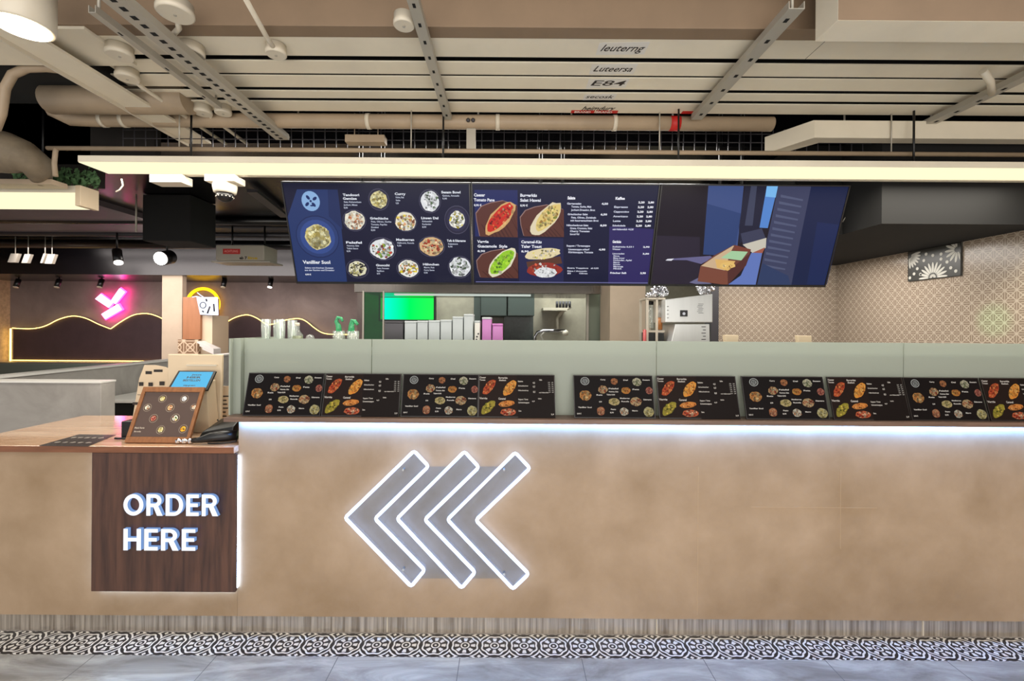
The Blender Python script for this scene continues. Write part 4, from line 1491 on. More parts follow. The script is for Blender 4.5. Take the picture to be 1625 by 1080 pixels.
# wooden menu frame
YF = on_top(262, 704).y
p0, p1 = P(203, 703, YF), P(305, 706, YF)
t = thing('menu_stand', 'leaning menu in a wooden frame standing on the wooden worktop', 'menu stand', ((p0.x + p1.x) / 2 - .02, YF, WT + .006))
FW = p1.x - p0.x
FH = .298
LR = Matrix.Translation((-FW / 2, 0, 0)) @ Matrix(((1, 0, .0, 0), (0, 1, 0, 0), (0, 0, 1, 0), (0, 0, 0, 1))) @ Matrix.Rotation(math.radians(-24), 4, 'X')
SH_ = Matrix.Rotation(math.radians(4), 4, 'Y')


def tf(b, Mx):
    for v in b.bm.verts:
        v.co = Mx @ v.co
    return b


b = MB()
b.box(0, FW, 0, .018, 0, .030); b.box(0, FW, 0, .014, FH - .028, FH)
b.box(0, .018, 0, .014, .030, FH - .028); b.box(FW - .018, FW, 0, .014, .030, FH - .028)
tf(b, LR).build('frame', M['framewood'], t, .0015, local=True)
b = MB(); b.box(.018, FW - .018, .006, .010, .030, FH - .028)
tf(b, LR).build('menu_sheet', mat('menu_sheet_brown', (82, 64, 56), .35), t, 0, local=True)
b = MB(); b.box(.05, FW - .05, .0145, .02, .10, .20)
b = MB(); b.hexa([(-.03, .09, -.005), (.03, .09, 0), (.03, .18, 0), (-.03, .18, 0), (-.03, .087, .10), (.03, .087, .10), (.03, .10, .10), (-.03, .10, .10)])
b.build('rear_foot', M['framewood'], t, 0, local=True)
c = Canvas(FW - .036, FH - .058, ((395, 500), (855, 500), (255, 865), (745, 865)))
for (x, y, r_, pal) in ((535, 555, 34, PALE), (720, 555, 34, WHITE), (405, 630, 34, CREAMY), (598, 630, 36, REDDY), (800, 625, 30, CREAMY),
                        (455, 718, 36, [(206, 130, 110), (190, 90, 80), (226, 190, 170)]), (640, 715, 38, GREENY), (515, 808, 36, PALE), (708, 800, 36, [(230, 180, 60), (206, 140, 40), (240, 206, 110)])):
    c.ell(x, y, r_, r_ * .95, (150, 136, 122), 1)
    c.ell(x, y, r_ * .88, r_ * .84, (88, 70, 62), 1.5)
    c.food(x, y, r_ * .6, r_ * .6, pal, 14, 2, k=.3)
c.text('Menü Karte', 290, 800, 13, (190, 176, 160), 2, .03, 85)
c.text('Bowls', 285, 828, 10, (190, 176, 160), 2, .03, 60)
c.build('menu_print', M['print'], t, 0, LR @ Matrix.Translation((.018, .0058, .030)))

# tablet on a beige stand
Yt = 2.62
p = on_top(300, 690)
q0, q1, q2, q3 = P(266, 615, 2.56), P(330, 628, 2.56), P(343, 588, 2.66), P(283, 588, 2.66)
t = thing('order_tablet', 'tablet with a bright blue screen on a cream stand behind the wooden menu frame', 'tablet', ((q0.x + q1.x) / 2, 2.62, WT + .001))
A = Vector((q0.x, 2.555, P(266, 618, 2.555).z)); B_ = Vector((q1.x, 2.555, P(266, 618, 2.555).z))
Ct, Dt = Vector((q2.x, 2.66, q2.z)), Vector((q3.x, 2.66, q2.z))
nrm = (B_ - A).cross(Dt - A).normalized()
if nrm.y > 0:
    nrm = -nrm
b = MB(); b.slab([A, B_, Ct, Dt], -nrm * .012); b.build('tablet_case', M['rubber'], t, .002)
def lerp2(u, v):
    return A.lerp(B_, u).lerp(Dt.lerp(Ct, u), v)
b = MB(); b.slab([lerp2(.06, .07) + nrm * .0004, lerp2(.94, .07) + nrm * .0004, lerp2(.94, .93) + nrm * .0004, lerp2(.06, .93) + nrm * .0004], nrm * .0006)
b.build('lit_screen', emat('tablet_blue', (96, 184, 226), 1.15), t)
c = Canvas(1, 1)
for (s, x, z, wd, h) in (('Jetzt', .42, .78, .28, .07), ('HIER', .30, .60, .42, .11), ('BESTELLEN', .24, .42, .50, .11), ('tippen', .33, .14, .34, .07)):
    c.text(s, x, z, h, (24, 70, 96), 1, .03, wd)
vv = []
for (x, y, z) in c.v:
    vv.append(lerp2(.06 + .88 * x, .07 + .86 * z) + nrm * .0014)
iw = WM[t.name].inverted()
me = bpy.data.meshes.new('screen_text'); me.from_pydata([iw @ v for v in vv], [], c.f); me.materials.append(M['ink'])
o = bpy.data.objects.new('screen_text', me); C.objects.link(o); o.parent = t
b = MB()
g0, g1, g2, g3 = P(268, 668, 2.69), P(346, 668, 2.69), P(357, 562, 2.76), P(272, 562, 2.76)
b.slab([(g0.x, 2.68, WT + .001), (g1.x + .02, 2.68, WT + .001), (g2.x, 2.73, g2.z), (g3.x, 2.73, g2.z)], (0, .022, 0))
b.build('back_panel', M['cream'], t, .004)
b = MB()
r0, r1 = lerp2(.85, .25) - nrm * .013, lerp2(.15, .25) - nrm * .013
b.hexa([(r1.x, 2.59, WT + .001), (g1.x + .015, 2.59, WT + .001), (g1.x + .015, 2.679, WT + .001), (r1.x, 2.679, WT + .001),
        (r1.x, r1.y + .01, r1.z), (g1.x - .01, r1.y + .01, r1.z), (g1.x - .01, 2.679, r1.z + .03), (r1.x, 2.679, r1.z + .03)])
b.build('stand_body', M['cream'], t, .003)
sl = P(295, 578, 2.71), P(343, 581, 2.71)
b = MB(); b.box(sl[0].x, sl[1].x, 2.712, 2.72, sl[1].z, sl[0].z); b.build('slot', M['whiteplastic'], t)

# paper leaflet board behind
t = thing('leaflet_display', 'kraft paper leaflet display with a curved top and small printed icons', 'leaflet', (P(235, 662, 2.75).x, 2.75, WT + .001))
l0 = [(208, 662), (262, 662), (285, 600), (274, 588), (262, 582), (246, 579), (229, 579), (221, 600)]
b = MB()
pts = []
for (x, y) in l0:
    Y = 2.72 + (662 - y) * .001
    pp = P(x, y, Y)
    pts.append(pp)
pts[0].z = pts[1].z = WT + .001
b.slab(pts, (0, .004, 0)); b.build('paper_board', M['paper'], t)
for (x, y, w_, h_) in ((224, 609, 7, 6), (239, 609.5, 7, 6), (257, 608, 8, 6.5), (217, 640, 13, 4), (236, 591, 10, 5), (251, 588, 14, 4), (224, 626, 12, .8)):
    Y = 2.718 + (662 - y) * .001
    a_, c_ = P(x - w_ / 2, y - h_ / 2, Y), P(x + w_ / 2, y + h_ / 2, Y)
    b = MB(); b.box(a_.x, c_.x, Y - .0006, Y, c_.z, a_.z); b.build('printed_icon', M['ink'], t)
b = MB(); b.hexa([(pts[0].x + .02, 2.726, WT + .001), (pts[1].x - .02, 2.726, WT + .001), (pts[1].x - .02, 2.80, WT + .001), (pts[0].x + .02, 2.80, WT + .001),
                  (pts[0].x + .05, 2.79, WT + .12), (pts[1].x - .01, 2.79, WT + .12), (pts[1].x - .01, 2.80, WT + .12), (pts[0].x + .05, 2.80, WT + .12)])
b.build('rear_stand', M['paper'], t)
# printed sheet on the wall by the guard
a_, c_ = P(348, 613, 2.78), P(362, 657, 2.78)
b = MB(); b.slab([(a_.x, 2.78, WT + .001), (c_.x, 2.78, WT + .001), (c_.x, 2.80, a_.z), (a_.x, 2.80, a_.z)], (0, .01, 0))
t = thing('notice_card', 'narrow printed paper card squeezed beside the guard end', 'card', ((a_.x + c_.x) / 2, 2.78, WT + .001))
b.build('card_sheet', M['paper'], t)
b = MB()
for i in range(7):
    z = WT + .03 + i * .024
    b.box(a_.x + .006, c_.x - .006 - (i % 3) * .006, 2.7785 + (z - WT) * .09, 2.7795 + (z - WT) * .09, z, z + .007)
b.build('printed_lines', M['ink'], t)

# black till box and black gear
a_, c_ = on_top(184, 698), on_top(215, 698)
b = MB(); b.box(a_.x, a_.x + .30, a_.y + .03, a_.y + .16, WT + .001, P(184, 670, a_.y).z)
t = thing('card_terminal_box', 'low black box behind the wooden menu frame', 'box', (a_.x + .15, a_.y + .13, WT + .001))
b.build('box_body', M['rubber'], t, .006)
b = MB(); b.box(a_.x + .05, a_.x + .27, a_.y + .05, a_.y + .14, P(184, 670, a_.y).z, P(184, 670, a_.y).z + .012); b.build('keypad', M['darkgrey'], t, .002)
b = MB()
base = [on_top(300, 704), on_top(373, 693), on_top(372, 676), on_top(318, 676)]
zt1, zt2 = WT + .045, WT + .11
x0_, x1_ = P(318, 690, 2.45).x, P(371, 690, 2.45).x
b.hexa([(x0_, 2.42, WT + .001), (x1_, 2.42, WT + .001), (x1_, 2.62, WT + .001), (x0_ + .02, 2.62, WT + .001),
        (x0_ + .01, 2.45, WT + .04), (x1_, 2.45, WT + .07), (x1_, 2.58, WT + .135), (x0_ + .03, 2.585, WT + .085)])
t = thing('card_reader_dock', 'black angular card reader dock beside the cream tablet stand', 'card reader', ((x0_ + x1_) / 2, 2.5, WT + .001))
b.build('dock_body', M['rubber'], t, .006)
b = MB(); b.tube([(x0_ - .02, 2.60, WT + .02), (x0_ + .01, 2.60, WT + .05), (x0_ - .005, 2.60, WT + .075)], .004, 8); b.build('stylus', M['rubber'], t)
# handheld scanner lying in front
pA, pB = on_top(308, 707, WT + .02), on_top(370, 700, WT + .03)
t = thing('handheld_scanner', 'black handheld scanner lying at the front edge of the worktop', 'scanner', ((pA.x + pB.x) / 2, 2.36, WT + .001))
Yh = 2.345
xa, xb = P(305, 700, Yh).x, P(368, 700, Yh).x
b = MB(); b.tube([(xa, Yh, WT + .018), (xa + .04, Yh, WT + .022), (xa + .09, Yh + .01, WT + .034), (xa + .14, Yh + .03, WT + .036), (xb, Yh + .05, WT + .034)], [.012, .016, .026, .031, .026], 14)
b.build('scanner_body', M['rubber'], t)
b = MB(); b.tube([(xb, Yh + .05, WT + .03), (xb + .01, Yh + .02, WT + .01), (xb - .05, Yh + .0, WT + .006), (xb - .12, Yh - .005, WT + .006)], .004, 8)
b.build('cable', M['rubber'], t)
t = thing('crystal_pen_dish', 'small glittering clear glass lump beside the black scanner', 'ornament', (P(292, 704, Yh).x, Yh, WT + .001))
b = MB()
for i in range(5):
    b.ball((P(283 + i * 5, 704, Yh).x, Yh + (i % 2) * .012, WT + .0145), .0135, 1, (1.1, 1, 1), .3, seed=i)
for f in b.bm.faces:
    f.smooth = False
b.build('faceted_glass', M['chrome'], t)
# flat menu mat and pen
Z = WT + .0008
mm = [on_top(62, 707, Z), on_top(140, 708, Z), on_top(184, 690, Z), on_top(126, 689, Z)]
b = MB(); b.slab([(p.x, p.y, Z) for p in mm], (0, 0, .0015))
t = thing('counter_mat', 'flat dark printed mat lying on the wooden worktop', 'mat', ((mm[0].x + mm[2].x) / 2, (mm[0].y + mm[2].y) / 2, Z))
b.build('mat_sheet', mat('mat_dark', (62, 54, 52), .25, coat=.6), t)
b = MB()
for i in range(5):
    for j in range(2):
        u, v = .14 + i * .17, .28 + j * .42
        q = mm[0].lerp(mm[1], u).lerp(mm[3].lerp(mm[2], u), v)
        pts = []
        for k in range(9):
            a = k * .698
            pts.append((q.x + .013 * math.cos(a) * random.uniform(.7, 1.2), q.y + .013 * math.sin(a) * random.uniform(.7, 1.2), Z + .0017))
        b.poly(pts)
b.build('printed_dishes', mat('mat_print', (150, 140, 130), .4), t)
pA, pB = on_top(182, 697), on_top(202, 697)
b = MB(); b.cyl((pA.x, pA.y, WT + .006), (pB.x, pB.y, WT + .006), .005, 10)
tag(b.build('black_pen', M['rubber']), 'black pen lying at the foot of the wooden menu frame', 'pen')

# ================================================================== SEATING AREA ON THE LEFT
YB9 = 9.0
# wave panels with lit edges
def wave(name, prof, xbot, ybot, label, group):
    Yw = 8.93
    pts = [P(x, y, Yw) for x, y in prof]
    z0 = P(xbot, ybot, Yw).z
    t = thing(name, label, 'wall panel', ((pts[0].x + pts[-1].x) / 2, Yw, z0), 0, group)
    b = MB()
    n = len(pts)
    for i in range(n - 1):
        a, c = pts[i], pts[i + 1]
        b.hexa([(a.x, Yw, z0), (c.x, Yw, z0), (c.x, Yw + .02, z0), (a.x, Yw + .02, z0),
                (a.x, Yw, a.z), (c.x, Yw, c.z), (c.x, Yw + .02, c.z), (a.x, Yw + .02, a.z)])
    bmesh.ops.remove_doubles(b.bm, verts=b.bm.verts, dist=.0005)
    b.build('panel_board', M['wave'], t)
    b = MB(); b.tube([Vector((p.x, Yw - .016, p.z - .004)) for p in pts], .0065, 8); b.build('led_strip', M['yellow_led'], t)
    b = MB(); b.tube([(pts[0].x, Yw - .016, z0 + .012), (pts[-1].x, Yw - .016, z0 + .012)], .007, 8); b.build('led_strip', M['yellow_led'], t)
    return t


def smooth(pts, n=8):
    out = []
    for i in range(len(pts) - 1):
        p0, p1, p2, p3 = pts[max(i - 1, 0)], pts[i], pts[i + 1], pts[min(i + 2, len(pts) - 1)]
        for k in range(n):
            s = k / n
            out.append(tuple(.5 * ((2 * p1[d]) + (-p0[d] + p2[d]) * s + (2 * p0[d] - 5 * p1[d] + 4 * p2[d] - p3[d]) * s * s + (-p0[d] + 3 * p1[d] - 3 * p2[d] + p3[d]) * s ** 3) for d in (0, 1)))
    out.append(pts[-1])
    return out


wave('wave_wall_panel', smooth([(21, 520), (50, 521), (72, 517), (95, 506), (116, 501), (136, 504), (158, 514), (176, 521)], 6) +
     smooth([(177, 521), (196, 508), (214, 499), (234, 497), (250, 501), (262, 507)], 6), 140, 573,
     'dark wave topped wall panel with a warm lit edge below the pink sign', 'lit wave panels')
wave('wave_wall_panel', smooth([(330, 548), (340, 533), (356, 515), (372, 504), (392, 499), (408, 504), (424, 514), (440, 512), (455, 507), (474, 505), (486, 509), (500, 520), (514, 528), (535, 530), (572, 530)], 6), 450, 575,
     'dark wave topped wall panel behind the tall glasses', 'lit wave panels')
# vertical lit edge
X = P(19, 550, 8.93).x
b = MB(); b.box(X - .05, X - .03, 8.93, 8.95, P(19, 573, 8.93).z, P(19, 521, 8.93).z)
tag(b.build('corner_light_strip', M['yellow_led']), 'vertical warm light strip at the outer end of the wave panel', 'light strip')

# pink sign of three bars
t = thing('pink_neon_sign', 'pink and white glowing sign of three short bars high on the brown wall', 'neon sign', (P(173, 480, 8.9).x, 8.88, P(173, 505, 8.9).z))
for q in (((150, 474), (159, 466), (178, 480), (171, 488)), ((175, 477), (189, 457), (197, 463), (182, 482)), ((160, 498), (186, 482), (192, 491), (166, 506))):
    pts = [P(x, y, 8.86) for x, y in q]
    b = MB(); b.slab(pts, (0, .03, 0)); fo = b.build('lit_bar', M['pink_face'], t, .01)
    cx = sum((p for p in pts), Vector()) / 4
    b = MB(); b.slab([cx + (p - cx) * 1.10 + Vector((0, .032, 0)) for p in pts], (0, .02, 0)); b.build('halo_back', M['pink_halo'], fo)
b = MB(); p = P(172, 480, 8.9); b.box(p.x - .08, p.x + .08, 8.913, 8.9995, p.z - .06, p.z + .06); b.build('mounting_block', M['darkgrey'], t)
# yellow ring sign
cx, cz = P(321, 482, 8.9).x, P(321, 482, 8.9).z
t = thing('yellow_ring_sign', 'glowing yellow ring with a short tail on the brown wall', 'neon sign', (cx, 8.9, cz - .4))
b = MB(); b.tube([(cx + .31 * math.cos(math.radians(a)), 8.92, cz + .30 * math.sin(math.radians(a))) for a in range(-40, 205, 7)], .028, 10); b.build('ring_tube', M['yellow_neon'], t)
b = MB(); b.slab([P(341, 503, 8.9), P(360, 513, 8.9), P(356, 515, 8.9), P(340, 509, 8.9)], (0, .04, 0)); b.build('tail', M['yellow_neon'], t)
b = MB()
for a in (30, 90, 150):
    b.cyl((cx + .31 * math.cos(math.radians(a)), 8.935, cz + .30 * math.sin(math.radians(a))), (cx + .31 * math.cos(math.radians(a)), 8.999, cz + .30 * math.sin(math.radians(a))), .01, 8)
b.build('bracket', M['galv'], t)
# stone column with wooden board
b = MB(); b.box(P(257, 500, 7.8).x, P(289, 500, 7.8).x, 7.8, 7.9, 0, 2.437); struct(b.build('wall_pillar', M['stone']))
t = thing('wooden_menu_pillar', 'brown wooden board pillar with a pale tiled side below the yellow ring', 'pillar', (P(305, 540, 7.6).x, 7.7, 0))
zt = P(300, 471, 7.7).z
b = MB(); b.box(P(290, 500, 7.7).x, P(318, 500, 7.7).x, 7.7, 8.2, P(300, 538, 7.7).z, zt); b.build('wooden_board', mat('chestnut_board', (166, 112, 76), .5, var=.2, scale=3, stretch=(4, 4, .6)), t)
b = MB(); b.box(P(284, 500, 7.7).x, P(316, 500, 7.7).x, 7.68, 8.2, 0, P(300, 538.5, 7.7).z); b.build('tiled_base', flower_tile('brown_lattice_tile', .22, (130, 100, 74), (206, 184, 156), .4, 'wall', True), t)
b = MB(); b.box(P(318, 500, 7.75).x + .001, P(337, 500, 7.75).x, 7.75, 8.2, 0, P(300, 500, 7.7).z); b.build('pale_side', M['cream'], t)
b = MB()
for i in range(3):
    p = P(316 + i * 4, 541 + i * 5, 7.6); q = P(342, 553 + i * 3, 7.6)
    b.hexa([(p.x, 7.55, p.z - .03), (q.x, 7.55, q.z - .03), (q.x, 7.74, q.z - .03), (p.x, 7.74, p.z - .03), (p.x, 7.55, p.z), (q.x, 7.55, q.z), (q.x, 7.74, q.z), (p.x, 7.74, p.z)])
b.build('white_steps', M['white'], t)
# lit cup sign
t = thing('lit_cup_sign', 'bright white glowing cup shaped sign with dark marks inside the yellow ring', 'sign', (P(327, 500, 7.5).x, 7.6, P(327, 500, 7.5).z))
b = MB(); b.slab([P(311, 471, 7.62), P(342, 471, 7.62), P(343, 500, 7.62), P(317, 499, 7.62)], (0, .07, 0)); b.build('cup_body', M['white_sign'], t, .01)
b = MB()
q = P(322, 484, 7.61); b.tube([(q.x + .05 * math.cos(a * .52), 7.612, q.z + .05 * math.sin(a * .52)) for a in range(12)], .007, 6, closed=True)
for (x0, y0, x1, y1) in ((329, 497, 333, 486), (321, 493, 323, 495), (339, 482, 340, 494), (327, 474, 328, 478)):
    a_, c_ = P(x0, y0, 7.61), P(x1, y1, 7.61)
    b.tube([(a_.x, 7.612, a_.z), (c_.x, 7.612, c_.z)], .012, 6)
b.build('dark_marks', M['ink'], t)
b = MB(); b.tube([P(313, 464, 7.65), P(318, 468, 7.65), P(324, 472, 7.65)], .008, 6); b.tube([P(305, 471, 7.65), P(312, 470, 7.65), P(318, 471.5, 7.65)], .008, 6); b.build('straws', M['white_sign'], t)

# black bulkhead beam, low wall, partition, sofa, table
b = MB(); b.box(-9.9, kx0, 7.72, 8.999, 2.4375, CEIL)
struct(b.build('trim_beam', M['blackgloss']))
xa = P(160, 640, 3.3).x
b = MB(); b.box(-5.2, xa, 3.3, 3.42, 0, 1.165); t = thing('booth_wall', 'low grey plastered booth wall behind the wooden worktop', 'low wall', (-4, 3.36, 0))
b.build('wall_body', M['booth'], t, .004)
b = MB(); b.box(-5.2, xa + .004, 3.295, 3.425, 1.1652, 1.18); b.build('cap', M['white'], t, .003)
b = MB(); b.box(-4.10, -4.0, 3.425, 7.2, 0, 1.165); t = thing('booth_partition', 'long grey booth partition running back with a pale cap', 'partition', (-4.05, 5.3, 0))
b.build('wall_body', M['booth'], t)
b = MB(); b.box(-4.12, -3.985, 3.426, 7.22, 1.1652, 1.185); b.build('cap', M['white'], t)
a_ = P(150, 577, 8.2)
t = thing('bench_sofa', 'long grey green upholstered bench along the wall below the wave panel', 'bench', (-6.5, 8.5, 0))
b = MB(); b.box(-9.8, P(262, 580, 8.2).x, 8.2, 8.42, .46, P(150, 577, 8.2).z); b.build('backrest', M['sofa'], t, .02)
b = MB(); b.box(-9.8, P(262, 580, 8.2).x, 7.65, 8.19, .30, .46); b.build('seat', M['sofa'], t, .02)
b = MB(); b.box(-9.8, P(262, 580, 8.2).x, 7.7, 8.19, 0, .299); b.build('plinth', M['darkgrey'], t)
a_ = P(150, 574.5, 8.4)
b = MB(); b.box(-9.8, P(262, 580, 8.2).x, 8.43, 8.92, P(150, 577, 8.2).z - .05, P(150, 577, 8.2).z - .02)
tag(b.build('bench_ledge', M['cream']), 'cream ledge between the bench back and the wave panel', 'ledge')
a_, c_ = P(161, 634, 4.3), P(216, 634, 4.3)
t = thing('side_table', 'small white topped table with black legs behind the booth wall', 'table', ((a_.x + c_.x) / 2, 4.6, 0))
b = MB(); b.box(-3.95, c_.x, 4.3, 5.1, a_.z - .03, a_.z); b.build('table_top', M['white'], t, .003)
for (x, y) in ((-3.9, 4.35), (c_.x - .06, 4.35), (-3.9, 5.03), (c_.x - .06, 5.03)):
    b = MB(); b.box(x, x + .04, y, y + .04, 0, a_.z - .031); b.build('leg', M['rubber'], t)
b = MB(); b.box(-3.86, -3.55, 4.36, 4.9, 0, a_.z - .05); b.build('shelf_box', M['rubber'], t)
b = MB(); b.box(-3.5, -3.3, 4.36, 4.9, 0, a_.z - .08); b.build('drawer_box', M['booth'], t)

# grey board on the ceiling, ducts, hanging gear
b = MB()
g0, g1 = PZ(0, 325, 2.86), PZ(0, 370, 2.86)
b.box(-9.9, PZ(222, 345, 2.86).x, g0.y - .6, g1.y, 2.86, CEIL + .02); struct(b.build('ceiling_board', M['greypanel']))
t = thing('black_duct', 'square black duct hanging from the dark ceiling beside the round camera', 'duct', (P(262, 380, 4.6).x, 4.8, 2.4))
a_, c_ = P(226, 300, 4.6), P(302, 382, 4.6)
b = MB(); b.box(a_.x, c_.x, 4.6, 5.0, P(260, 382, 4.6).z, CEIL + .015); b.build('duct_body', M['void'], t, .01)
b = MB(); b.tube([(a_.x - .02, 4.55, CEIL), (a_.x - .02, 4.55, P(222, 368, 4.55).z)], .008, 8); b.build('hanging_rod', M['galv'], t)
for i, (y, r_, lab) in enumerate(((350, .05, 'thick black pipe under the dark ceiling nearest the counter'), (372, .035, 'thin grey black pipe under the dark ceiling behind the square duct'), (388, .07, 'wide black pipe under the dark ceiling deepest in the room'))):
    Y = 5.6 + i * .7
    p = P(300, y, Y)
    b = MB(); b.tube([(-9.8, Y, p.z), (-4.2, Y, p.z), (P(480, 350, Y).x + 1, Y, p.z)], r_, 12)
    tag(b.build('ceiling_pipe', M['darkgrey'] if i == 1 else M['blackgloss']), lab, 'pipe')
# sheet of diagonal channels and soffit pieces
b = MB(); p, q = PZ(400, 305, 2.85), PZ(452, 345, 2.85); b.slab([(p.x - .05, p.y, 2.85), (p.x + .05, p.y, 2.85), (q.x + .05, q.y, 2.85), (q.x - .05, q.y, 2.85)], (0, 0, .03))
tag(b.build('ceiling_channel', M['darkgrey']), 'grey channel crossing the dark ceiling beside the bowls menu screen', 'channel')
# fire equipment box
Y = 6.0
a_, c_ = P(342, 388, Y), P(419, 413, Y)
t = thing('grey_equipment_box', 'pale grey box with a red label hanging in the dark ceiling', 'equipment box', ((a_.x + c_.x) / 2, Y, c_.z))
b = MB(); b.box(a_.x, c_.x, Y, Y + .35, c_.z, a_.z); b.build('box_body', mat('pale_grey_paint', (168, 160, 146), .6), t, .015)
b = MB(); b.box(a_.x - .09, c_.x + .05, Y + .05, Y + .4, c_.z - .02, c_.z + .0 - .002); b.build('support_shelf', M['galv'], t)
b = MB(); q0_, q1_ = P(354, 394.5, Y), P(381, 403, Y); b.box(q0_.x, q1_.x, Y - .004, Y - .0005, q1_.z, q0_.z); lb = b.build('red_label', M['red'], t); lb['label'] = 'red label with pale lettering'
c = Canvas(q1_.x - q0_.x, q0_.z - q1_.z); c.text('ACHTUNG', .02, .022, .03, (236, 150, 140), 1, .03, .18); o = c.build('label_text', M['print'], lb); o.location = (q0_.x - (a_.x + c_.x) / 2, -.0045, q1_.z - c_.z)
c = Canvas(.3, .1); c.text('eb 7', 0, 0, .035, (50, 46, 44), 1, .04, .10); c.text('line', .11, 0, .035, (190, 160, 60), 1, .04, .13); o = c.build('box_text', M['print'], t); q_ = P(380, 411, Y); o.location = (q_.x - (a_.x + c_.x) / 2, -.001, q_.z - c_.z)
b = MB(); b.cyl((a_.x + .1, Y + .2, a_.z), (a_.x + .1, Y + .2, CEIL + .02), .012, 8); b.build('hanging_rod', M['rubber'], t); b = MB(); b.cyl((c_.x - .1, Y + .2, a_.z), (c_.x - .1, Y + .2, CEIL + .02), .012, 8); b.build('hanging_rod', M['rubber'], t)

# spot lamps
def spot(px, py, Y, L, ang, face, label, group, energy=0):
    p = P(px, py, Y)
    t = thing('track_spotlight', label, 'spotlight', tuple(p), 0, group)
    d = Vector((math.sin(math.radians(ang)), -.35, -math.cos(math.radians(ang)))).normalized()
    top = p - d * L
    b = MB(); b.cyl(top, p, L * .28, 16); b.build('lamp_body', M['rubber'], t)
    b = MB(); b.cyl(p + d * .0005, p + d * .012, L * .26, 16); b.build('lamp_face', face, t)
    b = MB(); b.cyl(top + Vector((0, 0, .0)), (top.x, top.y, CEIL + .02), .012, 8); b.build('stem', M['rubber'], t)
    return t


spot(188, 416, 6.2, .20, 25, M['spot_dim'], 'black spotlight tilted towards the pink sign', 'black ceiling spotlights')
# bright spot faces the viewer
p = P(255, 410, 6.4)
t = thing('bright_spotlight', 'dazzling round ceiling spotlight beside the grey box with the red label', 'spotlight', tuple(p))
b = MB(); b.cyl(p + Vector((0, .001, 0)), p + Vector((0, .18, .05)), .10, 20); b.build('lamp_body', M['rubber'], t)
b = MB(); b.cyl(p, p + Vector((0, -.012, -.003)), .088, 20); b.build('lamp_face', M['spot_face'], t)
b = MB(); b.cyl(p + Vector((0, .12, .05)), (p.x, p.y + .12, CEIL + .02), .012, 8); b.build('stem', M['rubber'], t)
names = ['farthest from the grey column, near the tiled side wall', 'left of the pink sign', 'just over the pink sign', 'over the grey stone pillar', 'over the yellow ring', 'lit white, beside the bowls menu screen']
for i, px in enumerate((25, 90, 158, 265, 354, 428)):
    spot(px, 455, 8.3, .15, 0, M['spot_dim'] if i == 5 else M['whiteplastic'], 'small black downlight under the bulkhead, ' + names[i], 'bulkhead downlights')
# white fittings among the dark pipes
for i, (x0, x1, y0, y1) in enumerate(((15, 27, 402, 416), (37, 46, 403, 417), (67, 70, 402, 417), (74, 85, 403, 418))):
    Y = 6.9
    a_, c_ = P(x0, y0, Y), P(x1, y1, Y)
    b = MB(); b.slab([(a_.x + .02, Y, a_.z), (c_.x + .02, Y, a_.z), (c_.x - .03, Y, c_.z), (a_.x - .03, Y, c_.z)], (0, .05, 0))
    b.cyl(((a_.x + c_.x) / 2, Y + .03, a_.z), ((a_.x + c_.x) / 2, Y + .03, CEIL + .02), .006, 6)
    tag(b.build('ceiling_fitting', M['galv']), ['wide pale louvred fitting hanging near the side wall', 'slim tilted pale fitting, second from the side wall', 'thin pale fitting, third from the side wall', 'pale double fitting nearest the pink sign'][i], 'fitting', 'pale fittings under the dark ceiling')

# ================================================================== LIGHT BARS
Yn = 2.6
zL = P(808, 262, Yn).z
xl = P(123, 258, Yn).x
t = thing('long_light_bar', 'very long glowing warm light bar above the menu screens', 'light', ((xl + 3.3) / 2, 2.7, zL))
b = MB(); b.box(xl, 3.4, Yn, Yn + .20, zL + .004, zL + .040); b.build('housing', M['painted'], t, .002)
b = MB(); b.box(xl + .003, 3.4, Yn + .003, Yn + .197, zL, zL + .0039); b.build('diffuser', M['led_warm'], t)
b = MB(); b.box(P(248, 283, Yn + .23).x, 3.4, Yn + .202, Yn + .235, zL - .003, zL + .02); b.build('rear_rail', M['painted'], t)
for X in (-1.9, -.4, 1.0, 2.4):
    b = MB(); b.cyl((X, Yn + .1, zL + .041), (X, Yn + .1, 2.919), .006, 8); b.build('hanging_rod', M['rubber'], t)
Y2 = 2.95
z2b, z2t = P(70, 325, Y2).z, P(70, 294, Y2).z
xr = P(120, 300, Y2).x
t = thing('short_light_bar', 'short glowing light bar with a cream end cap below the long light bar', 'light', (xr - .8, Y2, z2b))
b = MB(); b.box(-4.6, xr, Y2, Y2 + .12, P(70, 305, Y2).z, z2t); b.build('housing', M['painted'], t, .002)
b = MB(); b.box(-4.6, xr, Y2 + .002, Y2 + .118, z2b, P(70, 305, Y2).z - .0005); b.build('diffuser', M['led_warm'], t)
b = MB(); b.box(xr + .0005, xr + .035, Y2 - .004, Y2 + .13, z2b - .004, z2t + .002); b.build('end_cap', M['cream'], t, .002)
for X in (-4.2, -3.1):
    b = MB(); b.cyl((X, Y2 + .06, z2t), (X, Y2 + .06, 3.25), .006, 8); b.build('hanging_rod', M['rubber'], t)
